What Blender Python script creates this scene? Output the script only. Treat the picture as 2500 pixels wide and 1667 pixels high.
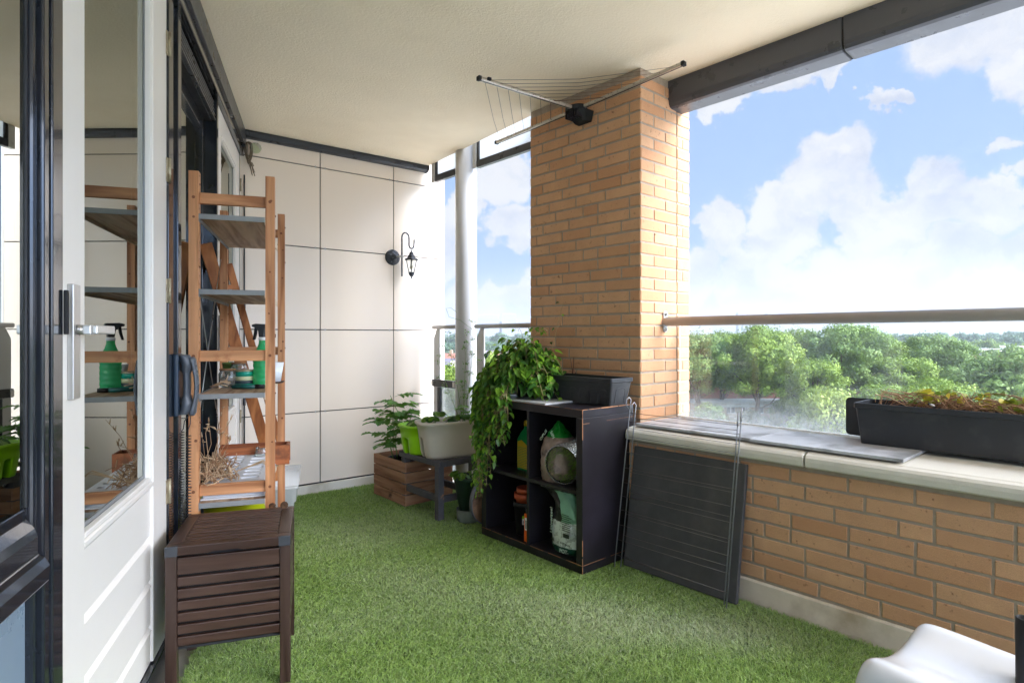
import bpy, math, random
import numpy as np
from mathutils import Vector, Matrix
for o in list(bpy.data.objects): bpy.data.objects.remove(o)
S = bpy.context.scene
COL = S.collection
random.seed(7); rng = np.random.default_rng(11)
R = math.radians
# ---------------------------------------------------------------- camera
EYE = 1.117
cam = bpy.data.cameras.new('camera'); cam_o = bpy.data.objects.new('camera', cam); COL.objects.link(cam_o)
cam.sensor_width = 36.0; cam.lens = 36.0*1450/2500; cam.shift_y = -13.5/2500
cam.clip_start = 0.05; cam.clip_end = 20000
cam_o.location = (0, 0, EYE); cam_o.rotation_euler = (R(90), 0, 0)
S.camera = cam_o
# ---------------------------------------------------------------- exposure, sun, sky
S.view_settings.view_transform = 'Standard'; S.view_settings.look = 'None'
S.view_settings.exposure = 2.8; S.view_settings.gamma = 1.0
SUN_AZ, SUN_EL = R(120), R(32)          # azimuth clockwise from +Y, elevation
sd = Vector((math.sin(SUN_AZ)*math.cos(SUN_EL), math.cos(SUN_AZ)*math.cos(SUN_EL), math.sin(SUN_EL)))
sun = bpy.data.lights.new('sun', 'SUN'); sun_o = bpy.data.objects.new('sun', sun); COL.objects.link(sun_o)
sun.energy = 1.25; sun.angle = R(44); sun.color = (1.0, 0.965, 0.92)
sun_o.location = (5, -5, 30); sun_o.rotation_euler = sd.to_track_quat('Z', 'Y').to_euler()
W = bpy.data.worlds.new('World'); S.world = W; W.use_nodes = True
nt = W.node_tree; nt.nodes.clear()
def N(t, **k):
    n = nt.nodes.new(t)
    for a, b in k.items(): setattr(n, a, b)
    return n
L = lambda a, b: nt.links.new(a, b)
def vmath(op, a, b=None):
    n = N('ShaderNodeVectorMath', operation=op)
    for i, x in enumerate((a, b)):
        if x is None: continue
        if isinstance(x, (tuple, Vector)): n.inputs[i].default_value = x
        else: L(x, n.inputs[i])
    return n
def fmath(op, a, b=None, clamp=False):
    n = N('ShaderNodeMath', operation=op, use_clamp=clamp)
    for i, x in enumerate((a, b)):
        if x is None: continue
        if isinstance(x, (int, float)): n.inputs[i].default_value = x
        else: L(x, n.inputs[i])
    return n.outputs[0]
def mixc(f, a, b):
    n = N('ShaderNodeMix', data_type='RGBA')
    for i, x in ((0, f), (6, a), (7, b)):
        if isinstance(x, (int, float)): n.inputs[i].default_value = x
        elif isinstance(x, tuple): n.inputs[i].default_value = (*x, 1)
        else: L(x, n.inputs[i])
    return n.outputs[2]
def wnoise(vec, scale, detail=6, rough=.55):
    n = N('ShaderNodeTexNoise'); n.inputs['Scale'].default_value = scale
    n.inputs['Detail'].default_value = detail; n.inputs['Roughness'].default_value = rough
    L(vec, n.inputs['Vector']); return n
tc = N('ShaderNodeTexCoord')
d0 = vmath('NORMALIZE', tc.outputs['Generated']).outputs[0]
n1 = wnoise(d0, 6, 9, .62); n2 = wnoise(d0, 22, 7, .6)
w1 = vmath('SCALE', vmath('SUBTRACT', n1.outputs['Color'], (.5, .5, .5)).outputs[0]); w1.inputs['Scale'].default_value = .15
w2 = vmath('SCALE', vmath('SUBTRACT', n2.outputs['Color'], (.5, .5, .5)).outputs[0]); w2.inputs['Scale'].default_value = .065
n3 = wnoise(d0, 70, 5, .6); w3 = vmath('SCALE', vmath('SUBTRACT', n3.outputs['Color'], (.5, .5, .5)).outputs[0]); w3.inputs['Scale'].default_value = .022
dd = vmath('ADD', vmath('ADD', vmath('ADD', d0, w1.outputs[0]).outputs[0], w2.outputs[0]).outputs[0], w3.outputs[0]).outputs[0]
# cumulus heads: (azimuth deg, elevation deg, radius deg)
HEADS = [(27.8,13.6,4.6),(24.5,9.6,4.2),(31.5,9.5,4.6),(35.4,10.8,3.6),(38.8,9.0,3.2),(19.0,9.2,3.6),(16.0,5.0,4.0),
 (22.5,4.5,5.5),(29,3.5,6.5),(36,3.8,6.5),(42.5,4.2,5.5),(46,6,3.5),(41.5,10.5,1.8),
 (38.6,25.2,7.4),(34.6,28.4,4.4),(43,26,7),(41.5,19.5,4.0),
 (31.4,19.1,1.7),(33.0,18.9,1.5),(28.8,22.4,1.5),(29.8,23.2,1.2),
 (43.2,14.0,2.4),(45.3,12.5,3.4),(40.6,13.6,1.0),
 (24,22.2,3.0),(20.5,21.0,2.6),(27.5,21.6,2.0),
 (-1.8,15.2,3.6),(-4.5,11.8,3.0),(0.6,10.6,3.8),(-0.5,18.6,3.0),(-5.0,4.0,2.6),(-1.6,2.9,3.0),(2.5,3.6,3.2),(-8,8,5),(-12,14,7),
 (60,14,10),(75,20,14),(95,12,10),(60,35,12),(95,35,16),(130,25,18),(165,20,14),(-60,25,14),(-110,30,18),(-30,30,10),(20,50,14),(-150,20,14)]
acc = None
for az, el, rr in HEADS:
    a, e = R(az), R(el)
    c = (math.sin(a)*math.cos(e), math.cos(a)*math.cos(e), math.sin(e))
    dist = vmath('DISTANCE', dd, c).outputs['Value']
    q = fmath('SUBTRACT', 1.0, fmath('DIVIDE', dist, R(rr)*.80))
    acc = q if acc is None else fmath('MAXIMUM', acc, q)
cm = N('ShaderNodeMapRange', interpolation_type='SMOOTHSTEP'); L(acc, cm.inputs[0])
cm.inputs[1].default_value = .0; cm.inputs[2].default_value = .22
sep = N('ShaderNodeSeparateXYZ'); L(d0, sep.inputs[0])
# white veil towards the horizon
hz = N('ShaderNodeMapRange', interpolation_type='SMOOTHSTEP'); L(sep.outputs[2], hz.inputs[0])
hz.inputs[1].default_value = .14; hz.inputs[2].default_value = -.02; hz.inputs[3].default_value = 0; hz.inputs[4].default_value = 1
mask = fmath('MAXIMUM', cm.outputs[0], hz.outputs[0])
sky = N('ShaderNodeTexSky', sky_type='NISHITA'); sky.sun_disc = False
sky.sun_elevation = SUN_EL; sky.sun_rotation = SUN_AZ; sky.air_density = 1.0; sky.dust_density = 1.0; sky.ozone_density = 2.0
skys = vmath('SCALE', sky.outputs[0]); skys.inputs['Scale'].default_value = .85
skyc = mixc(.90, skys.outputs[0], (2.95, 4.5, 7.6))
cs = wnoise(vmath('MULTIPLY', vmath('ADD', dd, (.0, .0, .11)).outputs[0], (1,1,1.9)).outputs[0], 7, 9, .62)
csr = N('ShaderNodeMapRange'); L(cs.outputs[0], csr.inputs[0]); csr.inputs[1].default_value = .36; csr.inputs[2].default_value = .56
cloudc = mixc(csr.outputs[0], (4.2, 4.75, 5.9), (6.35, 6.5, 6.75))
# sky around the sun, out of view, boosted to brighten the balcony
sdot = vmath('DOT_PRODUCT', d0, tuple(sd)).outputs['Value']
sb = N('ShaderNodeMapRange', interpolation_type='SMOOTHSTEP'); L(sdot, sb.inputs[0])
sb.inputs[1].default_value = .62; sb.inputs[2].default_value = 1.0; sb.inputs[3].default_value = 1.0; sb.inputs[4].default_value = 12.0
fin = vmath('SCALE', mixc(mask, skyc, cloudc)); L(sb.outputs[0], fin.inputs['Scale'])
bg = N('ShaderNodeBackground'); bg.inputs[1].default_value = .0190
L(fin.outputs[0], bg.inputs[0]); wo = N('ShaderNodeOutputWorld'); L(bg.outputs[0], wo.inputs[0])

# ---------------------------------------------------------------- mesh helpers
class MB:
    def __init__(s): s.v = []; s.f = []; s.mi = []; s.sm = []; s.t = []
    def add(s, vs, fs, mi=0, smooth=False, M=None, tint=0.0):
        b = len(s.v)
        if M is not None: vs = [M @ Vector(p) for p in vs]
        s.v += [tuple(p) for p in vs]
        for f in fs:
            s.f.append(tuple(b+i for i in f)); s.mi.append(mi); s.sm.append(smooth); s.t.append(tint)
        return s
    def box(s, x0, y0, z0, x1, y1, z1, mi=0, M=None, tint=0.0):
        x0, x1 = min(x0, x1), max(x0, x1); y0, y1 = min(y0, y1), max(y0, y1); z0, z1 = min(z0, z1), max(z0, z1)
        vs = [(x0,y0,z0),(x1,y0,z0),(x1,y1,z0),(x0,y1,z0),(x0,y0,z1),(x1,y0,z1),(x1,y1,z1),(x0,y1,z1)]
        return s.add(vs, [(0,3,2,1),(4,5,6,7),(0,1,5,4),(1,2,6,5),(2,3,7,6),(3,0,4,7)], mi, False, M, tint)
    def beam(s, p0, p1, w, h, side=None, mi=0, tint=0.0):
        p0, p1 = Vector(p0), Vector(p1); d = (p1-p0); ln = d.length; d.normalize()
        side = Vector(side) if side else (d.cross(Vector((0,0,1))) if abs(d.z) < .99 else Vector((1,0,0)))
        side = (side - d*side.dot(d)).normalized(); up = side.cross(d)
        M = Matrix((side, d, up)).transposed().to_4x4(); M.translation = p0
        return s.box(-w/2, 0, -h/2, w/2, ln, h/2, mi, M, tint)
    def tube(s, pts, r, seg=8, mi=0, caps=True, closed=False, tint=0.0):
        pts = [Vector(p) for p in pts]; n = len(pts)
        rs = r if isinstance(r, (list, tuple)) else [r]*n
        tg = []
        for i in range(n):
            a = pts[(i-1) % n] if (closed or i > 0) else pts[i]
            b = pts[(i+1) % n] if (closed or i < n-1) else pts[i]
            t = (b-a); tg.append(t.normalized() if t.length > 1e-9 else Vector((0,0,1)))
        ref = Vector((0,0,1)) if abs(tg[0].z) < .9 else Vector((1,0,0))
        u = (ref - tg[0]*ref.dot(tg[0])).normalized(); vs = []
        for i in range(n):
            u = (u - tg[i]*u.dot(tg[i]))
            if u.length < 1e-6: u = tg[i].orthogonal()
            u.normalize(); w = tg[i].cross(u)
            for k in range(seg):
                a = 2*math.pi*k/seg; vs.append(pts[i] + (u*math.cos(a)+w*math.sin(a))*rs[i])
        fs = []
        for i in range(n if closed else n-1):
            j = (i+1) % n
            for k in range(seg):
                k2 = (k+1) % seg; fs.append((i*seg+k, i*seg+k2, j*seg+k2, j*seg+k))
        s.add(vs, fs, mi, seg > 4, None, tint)
        if caps and not closed:
            b = len(s.v)-len(vs)
            s.f.append(tuple(b+k for k in reversed(range(seg)))); s.mi.append(mi); s.sm.append(False); s.t.append(tint)
            s.f.append(tuple(b+(n-1)*seg+k for k in range(seg))); s.mi.append(mi); s.sm.append(False); s.t.append(tint)
        return s
    def lathe(s, prof, c=(0,0,0), seg=28, mi=0, M=None, smooth=True, sx=1, sy=1, caps=True):
        vs = []; fs = []
        for (r, z) in prof:
            for k in range(seg):
                a = 2*math.pi*k/seg; vs.append((c[0]+r*sx*math.cos(a), c[1]+r*sy*math.sin(a), c[2]+z))
        n = len(prof)
        for i in range(n-1):
            for k in range(seg):
                k2 = (k+1) % seg; fs.append((i*seg+k, i*seg+k2, (i+1)*seg+k2, (i+1)*seg+k))
        if caps and prof[0][0] > 1e-5: fs.append(tuple(reversed(range(seg))))
        if caps and prof[-1][0] > 1e-5: fs.append(tuple((n-1)*seg+k for k in range(seg)))
        return s.add(vs, fs, mi, smooth, M)
    def loft(s, rings, caps=(True, True), mi=0, smooth=True, closed=True, tint=0.0, M=None):
        m = len(rings[0]); vs = [p for r in rings for p in r]; fs = []
        for i in range(len(rings)-1):
            for k in range(m if closed else m-1):
                k2 = (k+1) % m; fs.append((i*m+k, i*m+k2, (i+1)*m+k2, (i+1)*m+k))
        if caps[0]: fs.append(tuple(reversed(range(m))))
        if caps[1]: fs.append(tuple((len(rings)-1)*m+k for k in range(m)))
        return s.add(vs, fs, mi, smooth, M, tint)
    def prism(s, poly, z0, z1, mi=0, M=None, smooth=False):
        m = len(poly); vs = [(x,y,z0) for x,y in poly]+[(x,y,z1) for x,y in poly]
        fs = [tuple(reversed(range(m))), tuple(range(m, 2*m))]
        for k in range(m): fs.append((k, (k+1) % m, m+(k+1) % m, m+k))
        return s.add(vs, fs, mi, smooth, M)
    def build(s, name, mats, parent=None, loc=(0,0,0), rotz=0, bevel=0, bseg=2, sub=0, solid=0):
        me = bpy.data.meshes.new(name); me.from_pydata(s.v, [], s.f)
        for m in (mats if isinstance(mats, (list, tuple)) else [mats]): me.materials.append(m)
        me.polygons.foreach_set('material_index', s.mi); me.polygons.foreach_set('use_smooth', s.sm)
        if any(s.t):
            at = me.attributes.new('tint', 'FLOAT', 'FACE'); at.data.foreach_set('value', s.t)
        me.update(); o = bpy.data.objects.new(name, me); COL.objects.link(o)
        o.location = loc; o.rotation_euler = (0, 0, rotz)
        if parent: o.parent = parent
        if solid:
            m = o.modifiers.new('s', 'SOLIDIFY'); m.thickness = solid; m.offset = 0
        if sub:
            m = o.modifiers.new('u', 'SUBSURF'); m.levels = sub; m.render_levels = sub
        if bevel:
            m = o.modifiers.new('b', 'BEVEL'); m.width = bevel; m.segments = bseg; m.limit_method = 'ANGLE'; m.angle_limit = R(40)
        return o
def tag(o, label=None, cat=None, group=None, kind=None):
    for k, v in (('label', label), ('category', cat), ('group', group), ('kind', kind)):
        if v: o[k] = v
    return o
def thing(name, label, cat, loc=(0,0,0), rotz=0, group=None):
    o = bpy.data.objects.new(name, None); COL.objects.link(o); o.empty_display_size = .1
    o.location = loc; o.rotation_euler = (0, 0, rotz); return tag(o, label, cat, group)
def cut(o, mb):                      # carve a shape out of a mesh, then bake it
    me = bpy.data.meshes.new('c'); me.from_pydata(mb.v, [], mb.f); c = bpy.data.objects.new('c', me); COL.objects.link(c)
    c.parent = o.parent; c.location = o.location; c.rotation_euler = o.rotation_euler
    m = o.modifiers.new('x', 'BOOLEAN'); m.operation = 'DIFFERENCE'; m.object = c; m.solver = 'EXACT'
    bpy.context.view_layer.update()
    new = bpy.data.meshes.new_from_object(o.evaluated_get(bpy.context.evaluated_depsgraph_get()))
    o.modifiers.clear(); o.data = new; bpy.data.objects.remove(c); return o
def text(body, size, mat_, name, parent, M, depth=.0006, align='CENTER', font_scale=(1,1)):
    cu = bpy.data.curves.new('t', 'FONT'); cu.body = body; cu.size = size; cu.extrude = depth; cu.align_x = align; cu.align_y = 'CENTER'
    to = bpy.data.objects.new('t', cu); COL.objects.link(to); bpy.context.view_layer.update()
    me = bpy.data.meshes.new_from_object(to.evaluated_get(bpy.context.evaluated_depsgraph_get()))
    bpy.data.objects.remove(to); me.transform(M @ Matrix.Diagonal((font_scale[0], font_scale[1], 1, 1)))
    me.materials.clear(); me.materials.append(mat_)
    o = bpy.data.objects.new(name, me); COL.objects.link(o); o.parent = parent; return o

# ---------------------------------------------------------------- materials
def srgb(r, g, b):
    f = lambda c: (c/255/12.92) if c/255 <= .04045 else ((c/255+.055)/1.055)**2.4
    return (f(r), f(g), f(b))
def mat(name, col, rough=.6, var=.12, vscale=4, bump=0, bscale=60, bdist=.002, spec=.5, metal=0, stretch=(1,1,1), col2=None, c2scale=2.5,
        c2lo=.5, c2hi=.65, tint=None, coat=0, trans=0, alpha=1, wave=0, sss=0, detail=6, sheen=0, tl=0, grain=.0, ior=1.45):
    m = bpy.data.materials.new(name); m.use_nodes = True; t = m.node_tree; ns = t.nodes; b = ns['Principled BSDF']
    lk = t.links.new
    tcn = ns.new('ShaderNodeTexCoord'); mp = ns.new('ShaderNodeMapping'); mp.inputs['Scale'].default_value = stretch
    lk(tcn.outputs['Object'], mp.inputs[0])
    def noise(scale, det=detail, src=mp.outputs[0]):
        n = ns.new('ShaderNodeTexNoise'); n.inputs['Scale'].default_value = scale; n.inputs['Detail'].default_value = det
        n.inputs['Roughness'].default_value = .6; lk(src, n.inputs['Vector']); return n
    def mix(f, a, c, bt='MIX'):
        n = ns.new('ShaderNodeMix'); n.data_type = 'RGBA'; n.blend_type = bt
        for i, x in ((0, f), (6, a), (7, c)):
            if isinstance(x, (int, float)): n.inputs[i].default_value = x
            elif isinstance(x, tuple): n.inputs[i].default_value = (*x[:3], 1)
            else: lk(x, n.inputs[i])
        return n.outputs[2]
    def rng_(src, a, b_, lo=0., hi=1.):
        n = ns.new('ShaderNodeMapRange'); lk(src, n.inputs[0])
        for i, x in enumerate((a, b_, lo, hi)): n.inputs[i+1].default_value = x
        return n.outputs[0]
    nv = noise(vscale)
    lo = tuple(max(0, c*(1-var)) for c in col); hi = tuple(min(1, c*(1+var)) for c in col)
    c = mix(rng_(nv.outputs[0], .3, .7), lo, hi)
    if wave:
        wv = ns.new('ShaderNodeTexNoise'); wv.inputs['Scale'].default_value = wave; wv.inputs['Detail'].default_value = 3
        wv.inputs['Distortion'].default_value = .6; lk(mp.outputs[0], wv.inputs['Vector'])
        c = mix(rng_(wv.outputs[0], .42, .62), c, mix(1.0, c, (.55,.45,.38), 'MULTIPLY'))
    if col2:
        n2_ = noise(c2scale, 8, tcn.outputs['Object']); c = mix(rng_(n2_.outputs[0], c2lo, c2hi), c, col2)
    if tint:
        a = ns.new('ShaderNodeAttribute'); a.attribute_name = 'tint'; c = mix(a.outputs['Fac'], c, tint)
    if grain:
        gn = noise(900, 2, tcn.outputs['Object']); c = mix(rng_(gn.outputs[0], .35, .65, 0, grain), c, mix(1.0, c, (.45,.4,.35), 'MULTIPLY'))
    lk(c, b.inputs['Base Color'])
    b.inputs['Roughness'].default_value = rough; b.inputs['Specular IOR Level'].default_value = spec; b.inputs['Metallic'].default_value = metal
    b.inputs['Coat Weight'].default_value = coat; b.inputs['Transmission Weight'].default_value = trans; b.inputs['IOR'].default_value = ior
    b.inputs['Alpha'].default_value = alpha; b.inputs['Sheen Weight'].default_value = sheen
    if rough > .12 and rough < .95:
        lk(rng_(noise(vscale*3).outputs[0], .3, .7, rough*.85, min(1, rough*1.15)), b.inputs['Roughness'])
    if bump:
        bn = noise(bscale, 4); bp = ns.new('ShaderNodeBump'); bp.inputs['Strength'].default_value = bump; bp.inputs['Distance'].default_value = bdist
        lk(bn.outputs[0], bp.inputs['Height']); lk(bp.outputs[0], b.inputs['Normal'])
    if tl:
        tr = ns.new('ShaderNodeBsdfTranslucent'); lk(c, tr.inputs[0]); ms = ns.new('ShaderNodeMixShader'); ms.inputs[0].default_value = tl
        lk(b.outputs[0], ms.inputs[1]); lk(tr.outputs[0], ms.inputs[2]); lk(ms.outputs[0], ns['Material Output'].inputs[0])
    return m
def glass_mat(name, tintc=(1,1,1), refl=.06, dirt=0.0, dirtz=None, gcol=(1,1,1)):
    """thin pane: clear with a mirror part that grows at grazing angles; dirt = dried rain marks"""
    m = bpy.data.materials.new(name); m.use_nodes = True; t = m.node_tree; ns = t.nodes; lk = t.links.new; ns.clear()
    out = ns.new('ShaderNodeOutputMaterial'); tr = ns.new('ShaderNodeBsdfTransparent'); tr.inputs[0].default_value = (*tintc, 1)
    gl = ns.new('ShaderNodeBsdfGlossy'); gl.inputs['Roughness'].default_value = 0.0; gl.inputs[0].default_value = (*gcol, 1)
    lw = ns.new('ShaderNodeLayerWeight'); lw.inputs[0].default_value = .25
    mr = ns.new('ShaderNodeMapRange'); lk(lw.outputs['Fresnel'], mr.inputs[0]); mr.inputs[1].default_value = 0; mr.inputs[2].default_value = .8
    mr.inputs[3].default_value = refl; mr.inputs[4].default_value = min(1, refl+.75)
    mx = ns.new('ShaderNodeMixShader'); lk(mr.outputs[0], mx.inputs[0]); lk(tr.outputs[0], mx.inputs[1]); lk(gl.outputs[0], mx.inputs[2])
    last = mx.outputs[0]
    if dirt:
        tcn = ns.new('ShaderNodeTexCoord')
        def nz(scale, st):
            mp = ns.new('ShaderNodeMapping'); mp.inputs['Scale'].default_value = st; lk(tcn.outputs['Object'], mp.inputs[0])
            n = ns.new('ShaderNodeTexNoise'); n.inputs['Scale'].default_value = scale; n.inputs['Detail'].default_value = 8; n.inputs['Roughness'].default_value = .7
            lk(mp.outputs[0], n.inputs['Vector']); return n.outputs[0]
        def mr_(src, a, b, c, d):
            n = ns.new('ShaderNodeMapRange'); lk(src, n.inputs[0])
            for i, x in enumerate((a, b, c, d)): n.inputs[i+1].default_value = x
            return n.outputs[0]
        def mm(op, a, b):
            n = ns.new('ShaderNodeMath'); n.operation = op; n.use_clamp = True
            for i, x in enumerate((a, b)):
                if isinstance(x, (int, float)): n.inputs[i].default_value = x
                else: lk(x, n.inputs[i])
            return n.outputs[0]
        sp = ns.new('ShaderNodeSeparateXYZ'); lk(tcn.outputs['Object'], sp.inputs[0])
        low = mr_(sp.outputs[2], dirtz[0], dirtz[1], 1, 0)
        low = mm('POWER', low, 2.2)
        drops = mm('MULTIPLY', mr_(nz(170, (1,1,.45)), .56, .7, 0, 1), mr_(nz(4, (1,1,1)), .4, .6, .15, 1))
        smear = mr_(nz(3.2, (1,1,1)), .45, .7, 0, .8)
        f = mm('ADD', mm('MULTIPLY', drops, mm('ADD', mm('MULTIPLY', low, .9), .22)), mm('ADD', mm('MULTIPLY', low, mr_(nz(30, (1,1,.6)), .3, .7, .25, .9)), mm('MULTIPLY', smear, .10)))
        f = mm('MULTIPLY', f, dirt)
        df = ns.new('ShaderNodeBsdfDiffuse'); df.inputs[0].default_value = (.75,.76,.76,1)
        tl = ns.new('ShaderNodeBsdfTranslucent'); tl.inputs[0].default_value = (.75,.76,.76,1)
        ad = ns.new('ShaderNodeMixShader'); ad.inputs[0].default_value = .6; lk(df.outputs[0], ad.inputs[1]); lk(tl.outputs[0], ad.inputs[2])
        m2 = ns.new('ShaderNodeMixShader'); lk(f, m2.inputs[0]); lk(last, m2.inputs[1]); lk(ad.outputs[0], m2.inputs[2]); last = m2.outputs[0]
    lk(last, out.inputs[0]); return m
# ---------------------------------------------------------------- shared materials
cream = srgb(222, 211, 200)
M_ceil = mat('ceiling_render', srgb(250,233,203), .9, .03, 2, bump=.8, bscale=95, bdist=.004, col2=srgb(236,218,186), c2scale=1.3, c2lo=.5, c2hi=.8)
M_panel = mat('facade_panel', srgb(236,221,204), .36, .012, 2, bump=.03, bscale=300, bdist=.001)
M_black = mat('black_gap', (.012,.012,.013), .7, .1)
M_navy = mat('dark_gloss_paint', srgb(30,34,40), .12, .12, 5, bump=.10, bscale=70, bdist=.001, coat=.3, col2=srgb(44,42,46), c2scale=3)
M_navymid = mat('dark_satin_paint', srgb(54,56,60), .3, .12, 5, bump=.15, bscale=120, bdist=.001)
M_white = mat('white_door_paint', srgb(230,224,216), .95, .015, 3); M_white.node_tree.nodes['Principled BSDF'].inputs['Roughness'].default_value = .32
M_gasket = mat('rubber_gasket', (.02,.02,.022), .5, .1)
M_spacer = mat('glazing_spacer', srgb(150,155,158), .35, .1, 200, metal=.6)
M_concrete = mat('concrete', srgb(205,196,180), .85, .12, 6, bump=.3, bscale=60, bdist=.003, col2=srgb(160,146,122), c2scale=5, c2lo=.52, c2hi=.7)
M_coping = mat('coping_stone', srgb(228,221,206), .6, .05, 5, bump=.15, bscale=150, bdist=.001, col2=srgb(176,160,132), c2scale=3, c2lo=.55, c2hi=.8, grain=.25)
M_skirt = mat('skirting_render', srgb(220,204,182), .85, .08, 5, bump=.4, bscale=45, bdist=.003, col2=srgb(165,142,112), c2scale=4, c2lo=.5, c2hi=.8)
M_beam = mat('dark_grey_beam', srgb(76,76,80), .30, .10, 4, bump=.10, bscale=150, bdist=.001, col2=srgb(112,110,110), c2scale=6, c2lo=.6, c2hi=.75)
M_rail = mat('warm_grey_rail', srgb(172,168,164), .38, .05, 6)
M_colm = mat('column_paint', srgb(200,199,197), .4, .03, 2)
M_steel = mat('stainless', srgb(190,188,184), .3, .02, 2, metal=.8)
M_slate = mat('slate_tile', srgb(186,186,188), .42, .12, 4, bump=.15, bscale=80, bdist=.001, col2=srgb(135,134,132), c2scale=5)
M_brick = mat('brick', srgb(222,173,132), .85, .08, 9, bump=.5, bscale=160, bdist=.002, tint=srgb(202,146,104), grain=.5, col2=srgb(140,96,66), c2scale=42, c2lo=.62, c2hi=.72)
M_mortar = mat('mortar', srgb(168,152,134), .95, .12, 40, bump=.6, bscale=200, bdist=.002)
M_interior = mat('dim_interior', srgb(96,96,84), .9, .05)
G_door = glass_mat('door_glass', (.55,.60,.56), .42, gcol=(.74,.77,.72))
G_win = glass_mat('window_glass', (.5,.55,.52), .42, gcol=(.78,.81,.77))
G_par = glass_mat('parapet_glass', (.97,.99,.98), .02, dirt=.5, dirtz=(.68, .88))
G_clear = glass_mat('clear_glass', (.93,.95,.94), .05)

C0 = Vector((-1.829, 4.0, 0)); U = Vector((.3113, -.9503, 0)); NF = Vector((.9503, .3113, 0))
RF = math.atan2(-.9503, .3113); RB = math.atan2(.6107, .7918); DB = Vector((.7918, .6107, 0))
G0 = Vector((1.014, 2.532, 0)); DP = Vector((.665, -.747, 0)); NP = Vector((.747, .665, 0)); RP = math.atan2(-.747, .665)
def Pf(u, n, z=0): return C0 + U*u + NF*n + Vector((0,0,z))
def Pp(s, n, z=0): return G0 + DP*s + NP*n + Vector((0,0,z))
def Pb(t, n, z=0): return C0 + DB*t + Vector((-.6107,.7918,0))*n + Vector((0,0,z))
xy = lambda p: (p.x, p.y)

# ---------------------------------------------------------------- floor, ceiling
fl = [xy(Pf(5.6,-.3)), xy(Pf(-.05,-.3)), xy(Pb(0,.1)), xy(Pb(1.6,.1)), (-.60,5.0), (.30,3.98), xy(Pp(-1.4,.6)), xy(Pp(4.2,.6)), xy(Pp(4.2,-1.2))]
tag(MB().prism(fl, -.30, -.03).build('balcony_floor', M_concrete), kind='structure')
ce = [xy(Pf(5.6,-.3)), xy(Pf(-.05,-.3)), xy(Pb(0,.1)), xy(Pb(1.424,.0)), (-.701,4.87), (.128,3.722), xy(Pp(-1.45,.47)), xy(Pp(-.64,.47)), xy(Pp(-.64,.345)), xy(Pp(4.2,.345)), xy(Pp(4.2,-1.2))]
tag(MB().prism(ce, 2.50, 2.78).build('ceiling', M_ceil), kind='structure')

# dark edge beam round the slab
b = thing('edge_beam', 'dark grey metal clad beam along the ceiling edge above the open side', 'beam', Pp(0,0,0), RP)
prof = [(.34,2.5),(.34,2.395),(.343,2.375),(.352,2.360),(.368,2.354),(.47,2.350),(.47,2.80),(.345,2.80)]
def beam_seg(s0, s1):
    m = MB(); m.loft([[(s0,n,z) for n,z in prof],[(s1,n,z) for n,z in prof]], smooth=False)
    return m.build('cladding', M_beam, b, bevel=.004)
beam_seg(-.635, .242); beam_seg(.250, 1.95); beam_seg(1.958, 4.2)
m = MB(); m.loft([[(s,n+(.004 if n<.4 else -.004),z+.004) for n,z in prof] for s in (.2, .3)], smooth=False); m.build('joint_strip', M_black, b)

# ---------------------------------------------------------------- brickwork
def bricks(mb, x0, x1, z0, rows, face, seed, first=None, rh=.0615, pat=None):
    """one wythe of individual bricks with random headers; face(x, z, out) -> point"""
    rr = random.Random(seed)
    for r in range(rows):
        za = z0+r*rh+.0055; zb = z0+(r+1)*rh-.0055
        x = x0; k = 0
        off = 0 if first is None else first[r % len(first)]
        if off: w_list = [off]
        else: w_list = [] if pat else [[.16,.215,.107,.05][r % 4]]
        while x < x1-.004:
            if w_list: w = w_list.pop()
            elif pat: w = pat[r % len(pat)][k % len(pat[r % len(pat)])]
            else: w = .107 if rr.random() < .2 else .215
            k += 1
            xe = min(x+w, x1)
            if x1-xe < .04: xe = x1
            a, c = x+.005, xe-.005
            if x == x0: a = x0
            if xe == x1: c = x1
            j = lambda: rr.uniform(-.0013, .0013)
            if c-a > .01:
                o = .004+rr.uniform(-.001,.0012); t = max(0.02, rr.random()**2*.7+.02)
                e = .0022
                f = [(a+j(),za+j()),(c+j(),za+j()),(c+j(),zb+j()),(a+j(),zb+j())]
                inn = [(f[0][0]+e,f[0][1]+e),(f[1][0]-e,f[1][1]+e),(f[2][0]-e,f[2][1]-e),(f[3][0]+e,f[3][1]-e)]
                vs = [face(p,q,-.002) for p,q in f]+[face(p,q,o-.0016) for p,q in f]+[face(p,q,o) for p,q in inn]
                fs = [(8,9,10,11)]+[(i,(i+1)%4,4+(i+1)%4,4+i) for i in range(4)]+[(4+i,4+(i+1)%4,8+(i+1)%4,8+i) for i in range(4)]
                mb.add(vs, fs, 1, False, None, t)
            x = xe
    return mb
# pillar
pl = thing('brick_pillar', 'tall light brick pillar reaching the ceiling between the two openings', 'pillar', Pp(0,0,0), RP)
m = MB(); s0, s1, n0, n1 = -1.452, -.631, .092, .545
m.box(s0, n0, -.03, s1, .419, 2.5, 0); m.box(s0, .424, -.03, s1, n1, 2.5, 0)
bricks(m, s0, s1, 0.004, 40, lambda x,z,o: (x, n0-o, z), 3, pat=[[.107,.215,.215,.215],[.215,.215,.107,.215],[.161,.215,.215,.215],[.054,.215,.215,.215,.107]])
bricks(m, n0, .417, 0.004, 40, lambda x,z,o: (s1+o, x, z), 4, pat=[[.113,.215],[.216,.113]])
bricks(m, .426, n1, 0.004, 40, lambda x,z,o: (s1+o, x, z), 5)
bricks(m, -n1, -n0, 0.004, 40, lambda x,z,o: (s0-o, -x, z), 6)
bricks(m, -s1, -s0, 0.004, 40, lambda x,z,o: (-x, n1+o, z), 8)
m.build('brickwork', [M_mortar, M_brick], pl)
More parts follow.
